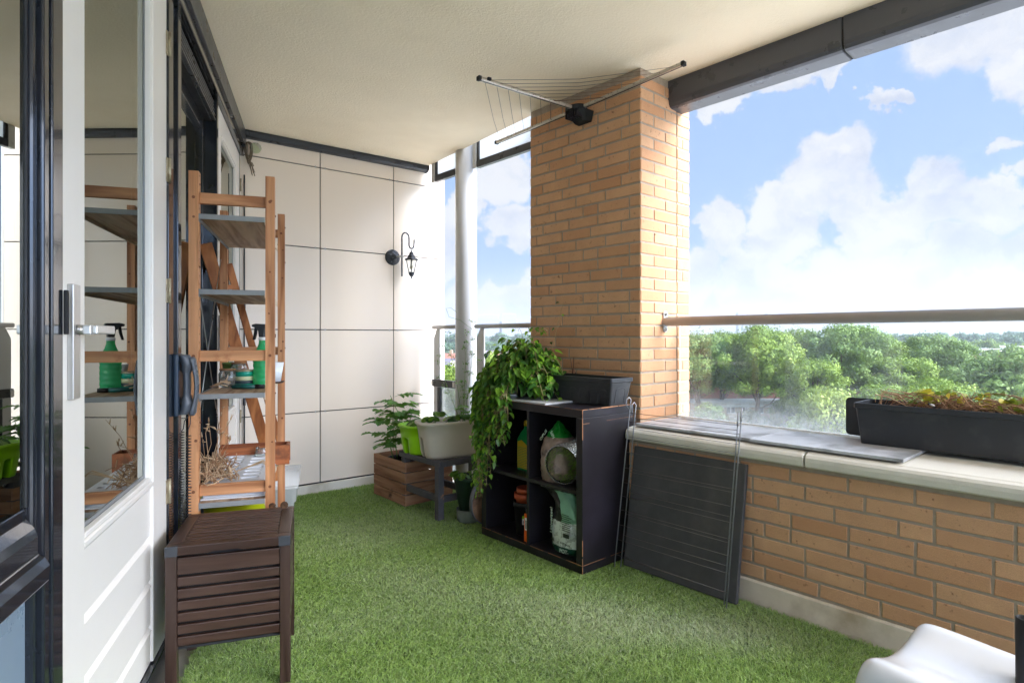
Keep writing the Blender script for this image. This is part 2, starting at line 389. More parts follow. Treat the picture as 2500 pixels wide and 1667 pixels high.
MB().box(-.75,.4195,-.02,-.6345,.4235,2.36).build('joint_seal', M_black, pl)
# parapet
pw = thing('parapet_wall', 'low brick parapet with pale stone coping and skirting on the open side', 'wall', Pp(0,0,0), RP)
m = MB(); m.box(-.631, .0, -.3, 4.2, .50, .6, 0)
bricks(m, -.631, 4.2, .092, 8, lambda x,z,o: (x, -o, z), 21)
m.build('brickwork', [M_mortar, M_brick], pw)
sk = [(-.03,-.03),(.02,-.03),(.02,.086),(-.006,.086),(-.012,.08)]
m = MB(); m.loft([[(s,n if i>0 else -.012,z) for i,(n,z) in enumerate(sk)] for s in (-.631,4.2)], smooth=False); m.build('skirting', M_skirt, pw, bevel=.002)
cp = [(.005,.600),(-.028,.600),(-.036,.606),(-.038,.626),(-.036,.640),(-.028,.650),(-.014,.655),(-.008,.659),(.02,.661),(.50,.668),(.50,.600)]
for a, c in ((-.629,.233),(.241,1.40),(1.408,2.6),(2.608,4.2)):
    m = MB(); m.loft([[(s,n,z) for n,z in cp] for s in (a,c)], smooth=False); m.build('coping_block', M_coping, pw, bevel=.002)
m = MB(); m.box(-.6,.0,.602,4.1,.45,.652); m.build('joint_mortar', M_mortar, pw)
# slates on the ledge
for i,(a,c,lab) in enumerate(((-.598,-.002,'dark slate tile on the ledge beside the brick pillar'),(.001,.566,'dark slate tile on the ledge running under the long planter'))):
    o = MB().box(-(c-a)/2,-.178,0,(c-a)/2,.178,.012).build('slate_tile', M_slate, None, Pp((a+c)/2,.182+(-.010 if i else 0),.668), RP+(.005 if i else 0), bevel=.0015)
    o.rotation_euler.x = 0
    tag(o, lab, 'tile', 'slate tiles on the ledge')
# glass screen
M_chan = mat('white_sealing_strip', (.88,.88,.87), .5, .02, tl=.5)
gs = thing('glass_screen', 'clear glass balustrade with dried rain marks standing on the parapet ledge', 'glass screen', Pp(0,.44,0), RP)
for a, c in ((-.62,2.2),(2.21,4.2)):
    MB().box(a,-.004,.671,c,.004,1.19).build('pane', G_par, gs)
MB().box(-.625,-.012,.667,4.2,-.0045,.677).box(-.625,.0045,.667,4.2,.012,.677).build('channel', M_chan, gs, bevel=.002)
# handrail with wall bracket
hr = thing('handrail', 'round warm grey handrail bracketed to the brick pillar above the parapet', 'handrail', Pp(-.63,.30,1.194), RP)
MB().tube([(.0,0,0),(4.8,0,0)], .0245, 24).build('rail', M_rail, hr)
m = MB(); pts = [(math.cos(a)*.018, math.sin(a)*.018+(.040 if math.sin(a)>0 else -.040)) for a in [2*math.pi*k/20+.01 for k in range(20)]]
m.loft([[(x,y,z) for y,z in pts] for x in (.004,.012)], smooth=False); m.build('wall_bracket', M_steel, hr, bevel=.002)
for dz in (.042,-.042):
    MB().lathe([(0,.013),(.011,.013),(.011,.0155),(.0,.0155)], M=Matrix.Rotation(R(90),4,'Y')@Matrix.Identity(4), c=(-dz,0,0), seg=12).lathe([(.0,.0156),(.007,.0156),(.007,.022),(0,.022)], M=Matrix.Rotation(R(90),4,'Y'), c=(-dz,0,0), seg=6, smooth=False).build('bolt', M_steel, hr)

# ---------------------------------------------------------------- back wall of cream panels
bw = thing('panelled_wall', 'cream panelled end wall with dark joints behind the plants', 'wall', C0, RB)
MB().box(-.05,.012,-.03,1.575,.16,2.78).build('backing', M_black, bw)
ts = [-.02,.5438,1.1296,1.583]; zs = [.052,.567,1.162,1.755,2.342,2.76]
for i in range(3):
    for j in range(5):
        e = .0035
        MB().box(ts[i]+e,0,zs[j]+e,ts[i+1]-(e if i<2 else 0),.010,zs[j+1]-e).build('wall_panel', M_panel, bw, bevel=.0012)
m = MB()
for t in ts[1:3]:
    for z in zs[1:-1]:
        for d in (-.036,.036): m.box(t+d-.003,-.002,z-.009,t+d+.003,.004,z+.009)
m.build('panel_clips', M_steel, bw)
MB().box(1.576,-.002,-.03,1.595,.165,2.78).build('corner_profile', M_white, bw, bevel=.002)
m = MB(); m.box(0,-.03,-.03,1.58,.0,.046); m.build('skirting', M_coping, bw, bevel=.004)
tr = thing('cable_duct', 'dark rounded duct along the top of the cream panelled wall', 'duct', Pb(0,0,2.5), RB)
m = MB(); pr = [(0,-.001),(-.05,-.001),(-.052,-.018),(-.044,-.036),(-.028,-.047),(-.010,-.050),(0,-.050)]
m.loft([[(t,n,z) for n,z in pr] for t in (.02,1.415)], smooth=False); m.build('duct_body', M_navymid, tr, bevel=.002)
m = MB(); m.loft([[(t,n*1.06,z*1.04-.0005) for n,z in pr] for t in (1.405,1.422)], smooth=False); m.build('end_cap', M_black, tr)

# ---------------------------------------------------------------- window wall of the flat
fw = thing('window_wall', 'dark framed window wall of the flat along the left side', 'wall', C0, RF)
def fbox(name, u0, u1, n0, n1, z0, z1, m_, par=fw, bev=.003): return MB().box(u0,n0,z0,u1,n1,z1).build(name, m_, par, bevel=bev)
fbox('head_trim', -.02, 5.6, -.2, .035, 2.385, 2.499, M_navymid)
fbox('head_trim', -.02, 5.6, -.2, .022, 2.33, 2.383, M_navy)
fbox('threshold', .0, 2.99, -.2, .012, -.03, .085, M_navy)
fbox('jamb', -.02, .045, -.2, -.004, .085, 2.33, M_black)
fbox('jamb', .965, 1.005, -.2, .004, .085, 2.33, M_navy)
for a, c, nn in ((1.845,1.90,.004),(1.902,1.985,-.006),(1.987,2.055,.006)): fbox('jamb', a, c, -.2, nn, .085, 2.33, M_navy)
fbox('jamb', 2.945, 2.995, -.2, .004, -.03, 2.33, M_navy)
m = MB().box(-.3,-1.3,-.03,5.6,-1.2,2.6).box(-.3,-1.2,-.05,5.6,-.2,-.03).box(-.3,-1.2,2.5,5.6,-.2,2.6).box(-.4,-1.3,-.05,-.3,-.1,2.6).box(5.6,-1.3,-.05,5.7,.0,2.6)
m.build('interior_walls', M_interior, fw)
# middle window with a vent grille over it
mw = thing('fixed_window', 'dark framed tall window behind the wooden shelf rack', 'window', Pf(1.42,-.05,.1), RF)
u0, u1 = -.415, .425
def wbox(name, a, c, n0, n1, z0, z1, m_, bev=.003, par=None): return MB().box(a,n0,z0,c,n1,z1).build(name, m_, par or mw, bevel=bev)
for a, c in ((u0,u0+.075),(u1-.06,u1)): wbox('frame_stile', a, c, -.04, 0, 0, 2.23, M_navy)
wbox('frame_rail', u0+.0752, u1-.0602, -.04, 0, 0, .09, M_navy); wbox('frame_rail', u0+.0752, u1-.0602, -.04, 0, 2.045, 2.11, M_navy)
wbox('glass', u0+.075, u1-.06, -.026, -.018, .09, 2.045, G_win, 0)
MB().box(u0,-.04,2.112,u1,.03,2.228).build('vent_grille', M_black, mw)
m = MB()
for k in range(5): m.box(u0+.002,.030,2.118+k*.022,u1-.002,.048-.002*k,2.128+k*.022)
m.build('grille_slats', M_navymid, mw, bevel=.002)
# left window
lw_ = thing('side_window', 'dark glossy framed window at the left edge with a blue grey panel below', 'window', Pf(2.997,.0,0), RF)
def lbox(name, a, c, n0, n1, z0, z1, m_, bev=.003): return MB().box(a,n0,z0,c,n1,z1).build(name, m_, lw_, bevel=bev)
lbox('frame_stile', 0, .026, -.06, -.0, -.03, 2.33, M_navy, .004); lbox('frame_stile', .0262, .046, -.06, -.009, -.03, 2.33, M_navy, .006)
lbox('frame_stile', 1.4, 1.46, -.06, 0, -.03, 2.33, M_navy)
lbox('gasket', .0465, .054, -.05, -.017, .80, 2.33, M_gasket, .001)
m = MB(); m.box(.0545,-.040,.80,.066,-.026,2.33); m.build('glazing_spacer', M_spacer, lw_)
lbox('glass', .0545, 1.395, -.0225, -.020, .80, 2.33, G_win, 0)
m = MB(); pr = [(-.06,.66),(.016,.66),(.018,.69),(.010,.705),(-.001,.712),(-.001,.745),(-.006,.760),(-.018,.778),(-.018,.80),(-.06,.80)]
m.loft([[(u,n,z) for n,z in pr] for u in (.047,1.398)], smooth=False); m.build('transom', M_navy, lw_, bevel=.003)
M_bluepanel = mat('blue_grey_panel', srgb(120,136,150), .3, .04, 4)
lbox('lower_panel', .0475, 1.395, -.03, -.022, -.03, .658, M_bluepanel, 0)
fbox('black_backing', 2.996, 5.6, -.2, -.085, -.03, 2.33, M_black)  # full height black backing behind the side window glass

def glazed_door(name, label, u_hi, u_lo, glass_hi, glass_lo, gz0, gz1, near):
    d = thing(name, label, 'door', Pf(u_lo, 0, .09), RF); w = u_hi-u_lo; a = glass_lo-u_lo; c = glass_hi-u_lo; z1 = 2.235
    g0, g1 = gz0-.09, gz1-.09
    MB().box(0,-.05,0,a,0,z1).build('stile', M_white, d, bevel=.003); MB().box(c,-.05,0,w,0,z1).build('stile', M_white, d, bevel=.003)
    MB().box(a+.0003,-.05,g1,c-.0003,0,z1).build('top_rail', M_white, d, bevel=.002)
    m = MB(); zc = g0-.012; ys = []
    pts = [(-.045,g0),(-.004,g0),(.0,g0-.004),(.0,g0-.014),(-.008,g0-.026)]
    z = g0-.026-.145
    while z > .05:
        pts += [(-.008,z+.0),(-.0155,z-.004),(-.0155,z-.008),(-.004,z-.019),(-.008,z-.021)]; z -= .140
    pts += [(-.008,0),(-.045,0)]
    m.loft([[(u,n,zz) for n,zz in pts] for u in (a+.0003,c-.0003)], smooth=False); m.build('lower_boards', M_white, d)
    MB().box(a,-.030,g0,c,-.022,g1).build('glass', G_door, d)
    bd = MB()
    for x0,x1,q0,q1 in ((a,a+.014,g0,g1),(c-.014,c,g0,g1)): bd.box(x0+.0002,-.0215,q0+.0002,x1-.0002,-.004,q1-.0002)
    bd.box(a+.0145,-.0215,g0+.0002,c-.0145,-.004,g0+.014).box(a+.0145,-.0215,g1-.014,c-.0145,-.004,g1-.0002); bd.build('glazing_bead', M_white, d, bevel=.003)
    MB().box(a+.0145,-.0212,g0+.0145,a+.026,-.0205,g1-.0145).box(c-.026,-.0212,g0+.0145,c-.0145,-.0205,g1-.0145).box(a+.0265,-.0212,g0+.0145,c-.0265,-.0205,g0+.025).build('gasket', M_spacer, d)
    return d, w
d1, w1_ = glazed_door('balcony_door', 'white balcony door with lever handle nearest on the left', 2.94, 2.06, 2.816, 2.235, .66, 2.28, True)
m = MB(); m.box(w1_-.063,.0002,.895,w1_-.024,.012,1.135); m.build('handle_plate', M_steel, d1, bevel=.0015)
h = MB(); zc = 1.04
h.tube([(w1_-.046,.012,zc),(w1_-.046,.024,zc)], .0105, 16).build('handle_neck', M_steel, d1)
M_steelw = mat('brushed_lever', srgb(214,212,208), .35, .05, 60, metal=.7)
m = MB(); m.loft([[(w1_-.046+dx,y,zc+z) for dx,z in ((-.011,-.0105),(.011,-.0105),(.011,.0105),(-.011,.0105))] for y in (.024,.040)], smooth=False); m.box(w1_-.150,.0405,zc-.0095,w1_-.035,.0515,zc+.0095); m.build('lever', M_steelw, d1, bevel=.003)
MB().box(w1_-.002,.0045,1.03,w1_+.008,.012,1.12).build('latch_keep', M_black, d1, bevel=.002)
M_hinge = mat('brassy_hinge', srgb(176,164,138), .4, .2, 30, metal=.5, col2=srgb(110,90,70), c2scale=20)
for z in (.45,1.14,1.555,1.99):
    m = MB(); m.tube([(-.008,.007,z),(-.008,.007,z+.085)], .0055, 12); m.box(-.006,.0003,z+.002,.012,.004,z+.083)
    for k in (.03,.055): m.tube([(-.008,.007,z+k),(-.008,.007,z+k+.002)], .0065, 12)
    m.build('hinge', M_hinge, d1)
d2, w2_ = glazed_door('balcony_door', 'white balcony door at the far end behind the shelf rack', .955, .055, .843, .20, .66, 2.20, False)
m = MB(); m.box(w2_-.063,.0002,.895,w2_-.024,.012,1.135); m.build('handle_plate', M_steel, d2, bevel=.0015)
for z in (.45,1.14,1.99):
    MB().tube([(-.008,.007,z),(-.008,.007,z+.085)], .0055, 12).build('hinge', M_hinge, d2)

# ---------------------------------------------------------------- round column and railings at the far opening
KC = Vector((-.346, 4.476, 0))
m = MB().lathe([(.081,-.03),(.081,2.9)], seg=48).tube([(0,0,0),(0,0,.001)], .01, 4); 
co = MB().lathe([(.081,-.03),(.081,2.9)], seg=48).build('column', M_colm, None, KC); tag(co, 'round pale grey steel column at the far corner of the ceiling', 'column')
def Kr(s, n=0): return (s, n)
def railing(label, a, c, pa, pb):
    r_ = thing('railing', label, 'railing', KC+DP*a, RP); ln = c-a
    MB().tube([(0,0,1.187),(ln,0,1.187)], .017, 16).build('handrail', M_rail, r_)
    for q in (pa, pb):
        if q is None: continue
        z1 = 1.17; poly = [(q+.015,0.0),(q+.1,0.0),(q+.1,z1),(q+.055,z1),(q+.015,z1-.07)]
        m = MB(); m.loft([[(x,y,z) for x,z in poly] for y in (-.006,.006)], smooth=False); m.build('post', M_colm, r_, bevel=.0015)
    MB().box(.02,-.03,.715,ln,-.008,.772).build('mid_rail', M_navymid, r_, bevel=.003)
    MB().box(.10,-.032,-.03,.135,-.0075,.713).build('mullion', M_navymid, r_, bevel=.002)
    MB().box(.136,-.014,.05,ln,-.008,.712).build('lower_pane', G_par2, r_)
    for x in (.035, ln-.03): MB().box(x-.014,-.036,.722,x+.014,-.031,.764).build('clamp', M_steel, r_, bevel=.003)
G_par2 = glass_mat('weathered_glass', (.75,.78,.76), .04, dirt=.9, dirtz=(0, 1.1))
railing('short grey railing between the cream wall and the round column', -.436, -.083, 0, None)
railing('grey railing between the round column and the brick pillar', .12, .74, 0, None)
M_frost = mat('frosted_pane', (.85,.86,.86), .5, .02, tl=.8)
for a, c, lab in ((-.436,-.07,'short glazed panel in dark frame hanging beside the cream wall'),(.10,.78,'glazed panel in dark frame hanging beside the brick pillar')):
    t_ = thing('hanging_panel', lab, 'glazed panel', KC+DP*a+Vector((0,0,2.35)), RP, 'glazed panels hanging at the far opening')
    ln = c-a
    MB().box(0,-.02,0,.045,.02,.5).build('frame_upright', M_colm, t_, bevel=.003)
    MB().box(.046,-.018,.0,ln,.018,.052).build('frame_rail', M_navymid, t_, bevel=.004)
    MB().box(.046,-.016,.053,.07,.016,.5).build('frame_upright', M_navymid, t_, bevel=.003)
    MB().box(.0705,-.005,.053,ln,.005,.5).build('pane', M_frost, t_)
    MB().tube([(.022,-.0205,.03),(.022,-.023,.03)], .008, 10).build('bolt', M_steel, t_)

# ---------------------------------------------------------------- artificial turf
M_turf = mat('turf_base', srgb(52,70,32), .95, .3, 60, bump=.6, bscale=180, bdist=.006)
turf = [Pf(5.4,.03), Pf(.10,.10), Pb(.16,-.075), Pb(1.30,-.075), Vector((-.52,4.58,0)), Vector((-.02,4.02,0)), Pp(-1.45,.02), Pp(-.66,.02), Pp(-.62,-.035), Pp(4.1,-.035), Pp(4.1,-1.3)]
tag(MB().prism([xy(p) for p in turf], -.028, -.008).build('lawn', M_turf), kind='structure')
def leafy(name, c_a, c_b, c_dry, rough=.5, tl=.35, dry_scale=.9, worn=False):
    m = bpy.data.materials.new(name); m.use_nodes = True; t = m.node_tree; ns = t.nodes; lk = t.links.new; b = ns['Principled BSDF']
    a = ns.new('ShaderNodeAttribute'); a.attribute_name = 'tint'
    mx = ns.new('ShaderNodeMix'); mx.data_type = 'RGBA'; lk(a.outputs['Fac'], mx.inputs[0]); mx.inputs[6].default_value = (*c_a,1); mx.inputs[7].default_value = (*c_b,1)
    tcn = ns.new('ShaderNodeTexCoord'); nz = ns.new('ShaderNodeTexNoise'); nz.inputs['Scale'].default_value = dry_scale; nz.inputs['Detail'].default_value = 4; lk(tcn.outputs['Object'], nz.inputs['Vector'])
    mr = ns.new('ShaderNodeMapRange'); lk(nz.outputs[0], mr.inputs[0]); mr.inputs[1].default_value = .5; mr.inputs[2].default_value = .72; mr.inputs[4].default_value = .7
    m2 = ns.new('ShaderNodeMix'); m2.data_type = 'RGBA'; lk(mr.outputs[0], m2.inputs[0]); lk(mx.outputs[2], m2.inputs[6]); m2.inputs[7].default_value = (*c_dry,1)
    if worn: aw = ns.new('ShaderNodeAttribute'); aw.attribute_name = 'worn'; lk(aw.outputs['Fac'], m2.inputs[0])
    lk(m2.outputs[2], b.inputs['Base Color']); b.inputs['Roughness'].default_value = rough
    tr = ns.new('ShaderNodeBsdfTranslucent'); lk(m2.outputs[2], tr.inputs[0]); ms = ns.new('ShaderNodeMixShader'); ms.inputs[0].default_value = tl
    lk(b.outputs[0], ms.inputs[1]); lk(tr.outputs[0], ms.inputs[2]); lk(ms.outputs[0], ns['Material Output'].inputs[0]); return m
M_blade = leafy('turf_blades', srgb(82,122,36), srgb(174,202,104), srgb(214,212,190), .55, .3, 1.1, True)
def in_poly(x, y, poly):
    c = np.zeros(len(x), bool); n = len(poly)
    for i in range(n):
        x1, y1 = poly[i]; x2, y2 = poly[(i+1) % n]
        k = ((y1 > y) != (y2 > y)) & (x < (x2-x1)*(y-y1)/((y2-y1) or 1e-9)+x1); c ^= k
    return c
def grass(N_, poly, xr, yr):
    out = []; got = 0
    x = rng.uniform(*xr, N_*4); y = rng.uniform(*yr, N_*4)
    k = in_poly(x, y, poly) & (y > .9) & (x < y*.95+.2) & (x > -y*.95-.2)
    # denser near the lens, where blades show
    p = np.clip(1.9/np.maximum(y, .5), .30, 1.0); k &= rng.random(len(x)) < p
    x, y = x[k][:N_], y[k][:N_]; n = len(x); p = p[k][:N_]
    cell = np.abs(np.sin(np.floor(x/.009)*12.9898+np.floor(y/.009)*78.233)*43758.5453) % 1; h = rng.uniform(.008, .013, n)+.0055*cell; a = rng.uniform(0, 2*np.pi, n); lean = rng.uniform(.2, 1.5, n)
    nz = np.sin(x*3.1+1.3*np.sin(y*2.3))*np.cos(y*2.7+.9*np.sin(x*3.7)); a = np.where(rng.random(n) < .75, a, nz*1.5+a*.25)
    w = rng.uniform(.0009, .0015, n)/np.sqrt(p); b = rng.uniform(0, 2*np.pi, n)
    base = np.stack([x, y, np.full(n, -.009)], 1)
    dirv = np.stack([np.cos(a)*lean, np.sin(a)*lean, np.ones(n)], 1); side = np.stack([np.cos(b), np.sin(b), np.zeros(n)], 1)
    mid = base+dirv*(h*.55)[:,None]*np.array([.7,.7,1]); tip = base+dirv*h[:,None]*np.array([1.35,1.35,.92])
    V = np.stack([base-side*w[:,None], base+side*w[:,None], mid+side*(w*.8)[:,None], mid-side*(w*.8)[:,None], tip], 1).reshape(-1,3)
    i = (np.arange(n)*5)[:,None]
    loops = np.concatenate([i+np.array([0,1,2,3]), i+np.array([3,2,4])], 1).ravel()
    me = bpy.data.meshes.new('turf_blades'); me.vertices.add(len(V)); me.vertices.foreach_set('co', V.astype(np.float32).ravel())
    me.loops.add(len(loops)); me.loops.foreach_set('vertex_index', loops.astype(np.int32)); me.polygons.add(2*n)
    ls = (np.arange(n)[:,None]*7+np.array([0,4])).ravel(); me.polygons.foreach_set('loop_start', ls.astype(np.int32))
    me.update(calc_edges=True)
    at = me.attributes.new('tint', 'FLOAT', 'FACE'); at.data.foreach_set('value', np.repeat(np.clip(.45*rng.random(n)+.62*cell**1.2-.04, .0, 1), 2).astype(np.float32))
    f = lambda cx, cy, sx, sy, a: a*np.exp(-((x-cx)/sx)**2-((y-cy)/sy)**2)
    wn = f(.32,2.40,.45,.28,.42)+f(.85,2.22,.28,.16,.45)+f(-.55,2.6,.35,.6,.22)+f(-.9,3.5,.4,.3,.3)+.10*np.sin(x*5+np.sin(y*7))*np.cos(y*6)
    wn = np.clip(wn+rng.normal(0,.16,n), 0, .9); aw = me.attributes.new('worn', 'FLOAT', 'FACE'); aw.data.foreach_set('value', np.repeat(wn, 2).astype(np.float32))
    me.materials.append(M_blade); o = bpy.data.objects.new('turf_blades', me); COL.objects.link(o); return o
go = grass(560000, [xy(p) for p in turf], (-1.9, 4.0), (.9, 4.95))
tag(go, 'short artificial turf pile covering the balcony floor', 'grass', kind='stuff')
# ================================================================ things on the left side
def wood(name, c, axis, dark=None, rough=.6, wear=None, **k):
    st = {'x': (1,14,14), 'y': (14,1,14), 'z': (14,14,1)}[axis]
    return mat(name, c, rough, .2, 2.2, bump=.3, bscale=7, bdist=.001, stretch=st, wave=1.6, col2=wear, c2scale=7, c2lo=.6, c2hi=.72, **k)
PINE = srgb(200,142,96)
W_z = wood('pine_upright', PINE, 'z', wear=srgb(176,116,76)); W_y = wood('pine_crossbar', PINE, 'y', wear=srgb(150,84,46)); W_x = wood('pine_long', PINE, 'x', wear=srgb(150,88,52))
W_shelf = wood('weathered_shelf_board', srgb(190,160,130), 'x', wear=srgb(140,106,80)); W_edge = mat('grey_board_edge', srgb(134,134,132), .7, .1, 20)
# ---- shelf rack
rs_k = random.Random(2); W_dow = mat('dowel_wood', srgb(120,72,44), .7, .2, 40)
RU, RN = 1.068, .045; RL, RWd = .759, .270
rk = thing('shelf_rack', 'tall narrow pine shelf rack with weathered grey shelves by the window wall', 'shelf', Pf(RU, RN), RF)
for x, y in ((0,0),(RL,0),(0,RWd),(RL,RWd)):
    m = MB().box(x-.021,y-.017,0,x+.021,y+.017,1.745)
    sgn = 1 if y == 0 else -1
    for i in range(52): m.tube([(x,y+sgn*.0172,.1+i*.032),(x,y+sgn*.0176,.1+i*.032)], .0028, 6, mi=1)
    for z in (.524,1.04,1.645): m.tube([(x+.0212,y,z),(x+.0222,y,z)], .006, 10, mi=2)
    for k in range(4):
        z = rs_k.uniform(.5, 1.7); yy = y+rs_k.uniform(-.010,.010)
        m.tube([(x+.0211,yy,z),(x+.0214,yy,z)], rs_k.uniform(.003,.0065), 9, mi=2); z = rs_k.uniform(.5,1.7); m.tube([(x+rs_k.uniform(-.012,.012),y+.0171,z),(x,y+.0174,z)], .004, 8, mi=2)
    m.build('post', [W_z, M_black, W_dow], rk, bevel=.002)
for x in (0, RL):
    for z in (.503,1.019,1.624): MB().box(x-.010,.0175,z,x+.010,RWd-.0175,z+.042).build('crossbar', W_y, rk, bevel=.002)
for z in (.20,.462,.878,1.279,1.566):
    o = MB().box(-.015,.020,z,RL+.018,RWd-.020,z+.016).build('shelf_board', W_shelf, rk, bevel=.001)
    MB().box(RL+.0182,.019,z-.003,RL+.022,RWd-.019,z+.0165).build('edge_strip', W_edge, o)
    MB().box(-.02,RWd-.0198,z-.012,RL+.02,RWd-.0172,z+.018).build('side_cleat', mat('pale_cleat', srgb(222,205,180), .6, .1, 10), o)
    MB().box(-.02,.0172,z-.012,RL+.02,.0198,z+.018).build('side_cleat', M_edge_c if 'M_edge_c' in globals() else W_edge, o)
for a, c in (((.02,1.50),(RL-.02,.62)),((.02,.62),(RL-.02,1.50))):
    MB().tube([(a[0],-.012 if a[1]>1 else -.016,a[1]),(c[0],-.012 if a[1]>1 else -.016,c[1])], .0022, 6).build('cross_brace', M_steel, rk)
SH3 = .8945
def on_shelf(px, Y): return Vector(((px-1250)/1450*Y, Y, SH3))
# spray bottle
M_greenp = mat('green_bottle_plastic', srgb(70,205,135), .12, .05, 3, alpha=.72, tl=.45, coat=.3)
M_darkpl = mat('dark_grey_plastic', srgb(58,60,64), .35, .1, 10)
p = on_shelf(641, 2.60)
sb = thing('spray_bottle', 'clear green spray bottle with dark trigger head on the shelf rack', 'spray bottle', p, R(-14))
prof = [(0,.003),(.034,.0),(.038,.004)]
for i in range(5): z = .012+i*.022; prof += [(.0385,z),(.036,z+.005),(.0385,z+.011)]
prof += [(.038,.128),(.034,.145),(.022,.17),(.0155,.19),(.0145,.205)]
MB().lathe(prof, seg=36).build('bottle', M_greenp, sb)
MB().lathe([(.0165,.203),(.0175,.204),(.0175,.213),(.0155,.216)], seg=24).build('collar', mat('white_collar', srgb(225,228,225), .4, .03), sb)
m = MB(); m.loft([[(x,y,z) for x,z in ((-.012,.217),(.012,.217),(.013,.235),(.022,.268),(.020,.274),(-.030,.276),(-.048,.272),(-.048,.263),(-.030,.258),(-.016,.245))] for y in (-.011,.011)], smooth=False)
m.build('spray_head', M_darkpl, sb, bevel=.003)
m = MB(); m.loft([[(x,y,z) for x,z in ((-.036,.262),(-.028,.262),(-.030,.235),(-.040,.205),(-.047,.206),(-.040,.236))] for y in (-.007,.007)], smooth=False); m.build('trigger', M_black, sb, bevel=.002)
# striped jar
M_teal = mat('teal_glaze', srgb(30,150,125), .2, .08, 8); M_cr = mat('cream_band', srgb(205,205,160), .4, .05); M_dk = mat('dark_band', srgb(50,62,66), .4, .05)
p = on_shelf(597, 2.585); jt = thing('striped_jar', 'teal jar with cream and dark stripes and a gold lid beside the green bottle', 'jar', p)
MB().lathe([(0,.002),(.034,.002),(.037,.006),(.037,.016)]).lathe([(.037,.048),(.037,.066),(.034,.070)]).build('jar_body', M_teal, jt)
MB().lathe([(.037,.016),(.0372,.030)]).build('dark_stripe', M_dk, jt); MB().lathe([(.037,.030),(.0372,.048)]).build('cream_stripe', M_cr, jt)
MB().lathe([(0,.069),(.0375,.069),(.0375,.074),(.035,.0765),(0,.0765)]).build('lid', M_hinge, jt)
# clear jar with cork lid
M_cork = mat('cork', srgb(150,110,75), .9, .25, 80, bump=.5, bscale=120)
M_jar = mat('jar_glass', (.85,.88,.86), .03, .02, 3, trans=.93, ior=1.3)
def glass_jar(px, Y, z, r, h, label, fill=None, lid=True):
    j = thing('glass_jar', label, 'jar', Vector(((px-1250)/1450*Y, Y, z)), 0)
    MB().lathe([(0,.003),(r*.9,.001),(r,.006),(r,h*.78),(r*.86,h*.88),(r*.86,h*.97),(r*.82,h*.97),(r*.82,h*.88),(r*.95,h*.77),(r*.95,.010),(0,.008)], seg=32).build('jar_body', M_jar, j)
    if lid: MB().lathe([(0,h*.965),(r*.9,h*.965),(r*.93,h*.975),(r*.93,h*1.03),(0,h*1.04)]).build('lid', M_cork, j)
    if fill: MB().lathe([(0,.009),(r*.93,.011),(r*.93,h*.5),(0,h*.52)]).build('contents', fill, j)
    return j
M_seeds = mat('dry_contents', srgb(120,104,88), .9, .4, 120, bump=.8, bscale=140)
glass_jar(556, 2.56, SH3, .036, .078, 'clear glass jar with cork lid left of the striped jar', None)
glass_jar(583, 2.80, SH3, .036, .095, 'clear glass jar behind the striped jar', M_seeds)
pt = MB().lathe([(0,.0),(.026,.0),(.036,.085),(.038,.086),(.038,.094),(.034,.094),(.033,.085),(.024,.010),(0,.01)]).build('flower_pot', mat('olive_plastic', srgb(92,112,52), .45, .1), None, on_shelf(563, 2.87)); tag(pt, 'small olive green pot at the back of the shelf rack', 'pot')
# marker pen
pn = thing('marker_pen', 'dark teal marker pen lying in front of the striped jar', 'pen', on_shelf(606, 2.50)+Vector((0,0,.0095)), R(4))
MB().tube([(-.065,0,0),(.03,0,0)], .009, 14).build('barrel', mat('teal_pen', srgb(22,86,78), .3, .05), pn); MB().tube([(.0302,0,0),(.066,0,0)], [.0095,.0085], 14).build('cap', M_black, pn)
# white cup on saucer
cu = thing('cup', 'white plastic cup on a dark saucer at the right rear of the rack', 'cup', on_shelf(669, 2.80))
MB().lathe([(0,0),(.036,0),(.048,.008),(.046,.010),(.03,.006),(0,.006)]).build('saucer', mat('brown_saucer', srgb(72,50,42), .4, .1), cu)
MB().lathe([(0,.007),(.030,.007),(.044,.098),(.042,.098),(.028,.012),(0,.012)]).build('cup_body', mat('white_plastic', srgb(235,236,238), .3, .02), cu)
# ---- seed tray, trough, straw
def flock(o, s): return o
M_tray = mat('grey_moulded_pulp', srgb(214,214,216), .55, .06, 10)
ty = thing('seed_tray', 'light grey moulded seed tray with oval cells on the lowest visible shelf', 'tray', Pf(RU+.42, RN+.135, .479), RF)
tb = MB().box(-.29,-.112,0,.31,.112,.058).build('tray_body', M_tray, ty, bevel=.004)
c = MB()
for i in range(8):
    for j in range(2):
        cx = -.235+i*.066; cy = -.05+j*.10
        ring = [(cx+math.cos(a)*.021, cy+math.sin(a)*.018+(.020 if math.sin(a)>0 else -.020)) for a in [2*math.pi*k/16+.02 for k in range(16)]]
        ring2 = [(cx+(x-cx)*.7, cy+(y-cy)*.8) for x, y in ring]
        c.loft([[(x,y,.016) for x,y in ring2],[(x,y,.070) for x,y in ring]], smooth=False)
cut(tb, c)
MB().box(-.305,-.118,-.0,.325,.118,.006).build('tray_flange', M_tray, ty, bevel=.002)
tg_ = thing('wooden_trough', 'shallow stained wooden trough across the far end of the rack', 'trough', Pf(1.155, .195, .479), RF)
W_tr = wood('stained_trough', srgb(160,92,50), 'y', wear=srgb(105,60,34))
for x in (-.05,.05): MB().box(x-.006,-.155,0,x+.006,.165,.096).build('side_board', W_tr, tg_, bevel=.002)
for y in (-.149,.155): MB().box(-.0438,y-.006,.0,.0438,y+.006,.098).build('end_board', W_tr, tg_, bevel=.002)
MB().box(-.0438,-.1428,.0,.0438,.1488,.008).build('base_board', W_tr, tg_)
glass_jar(640, 2.90, .488, .034, .09, 'empty glass jar standing in the wooden trough', lid=False)
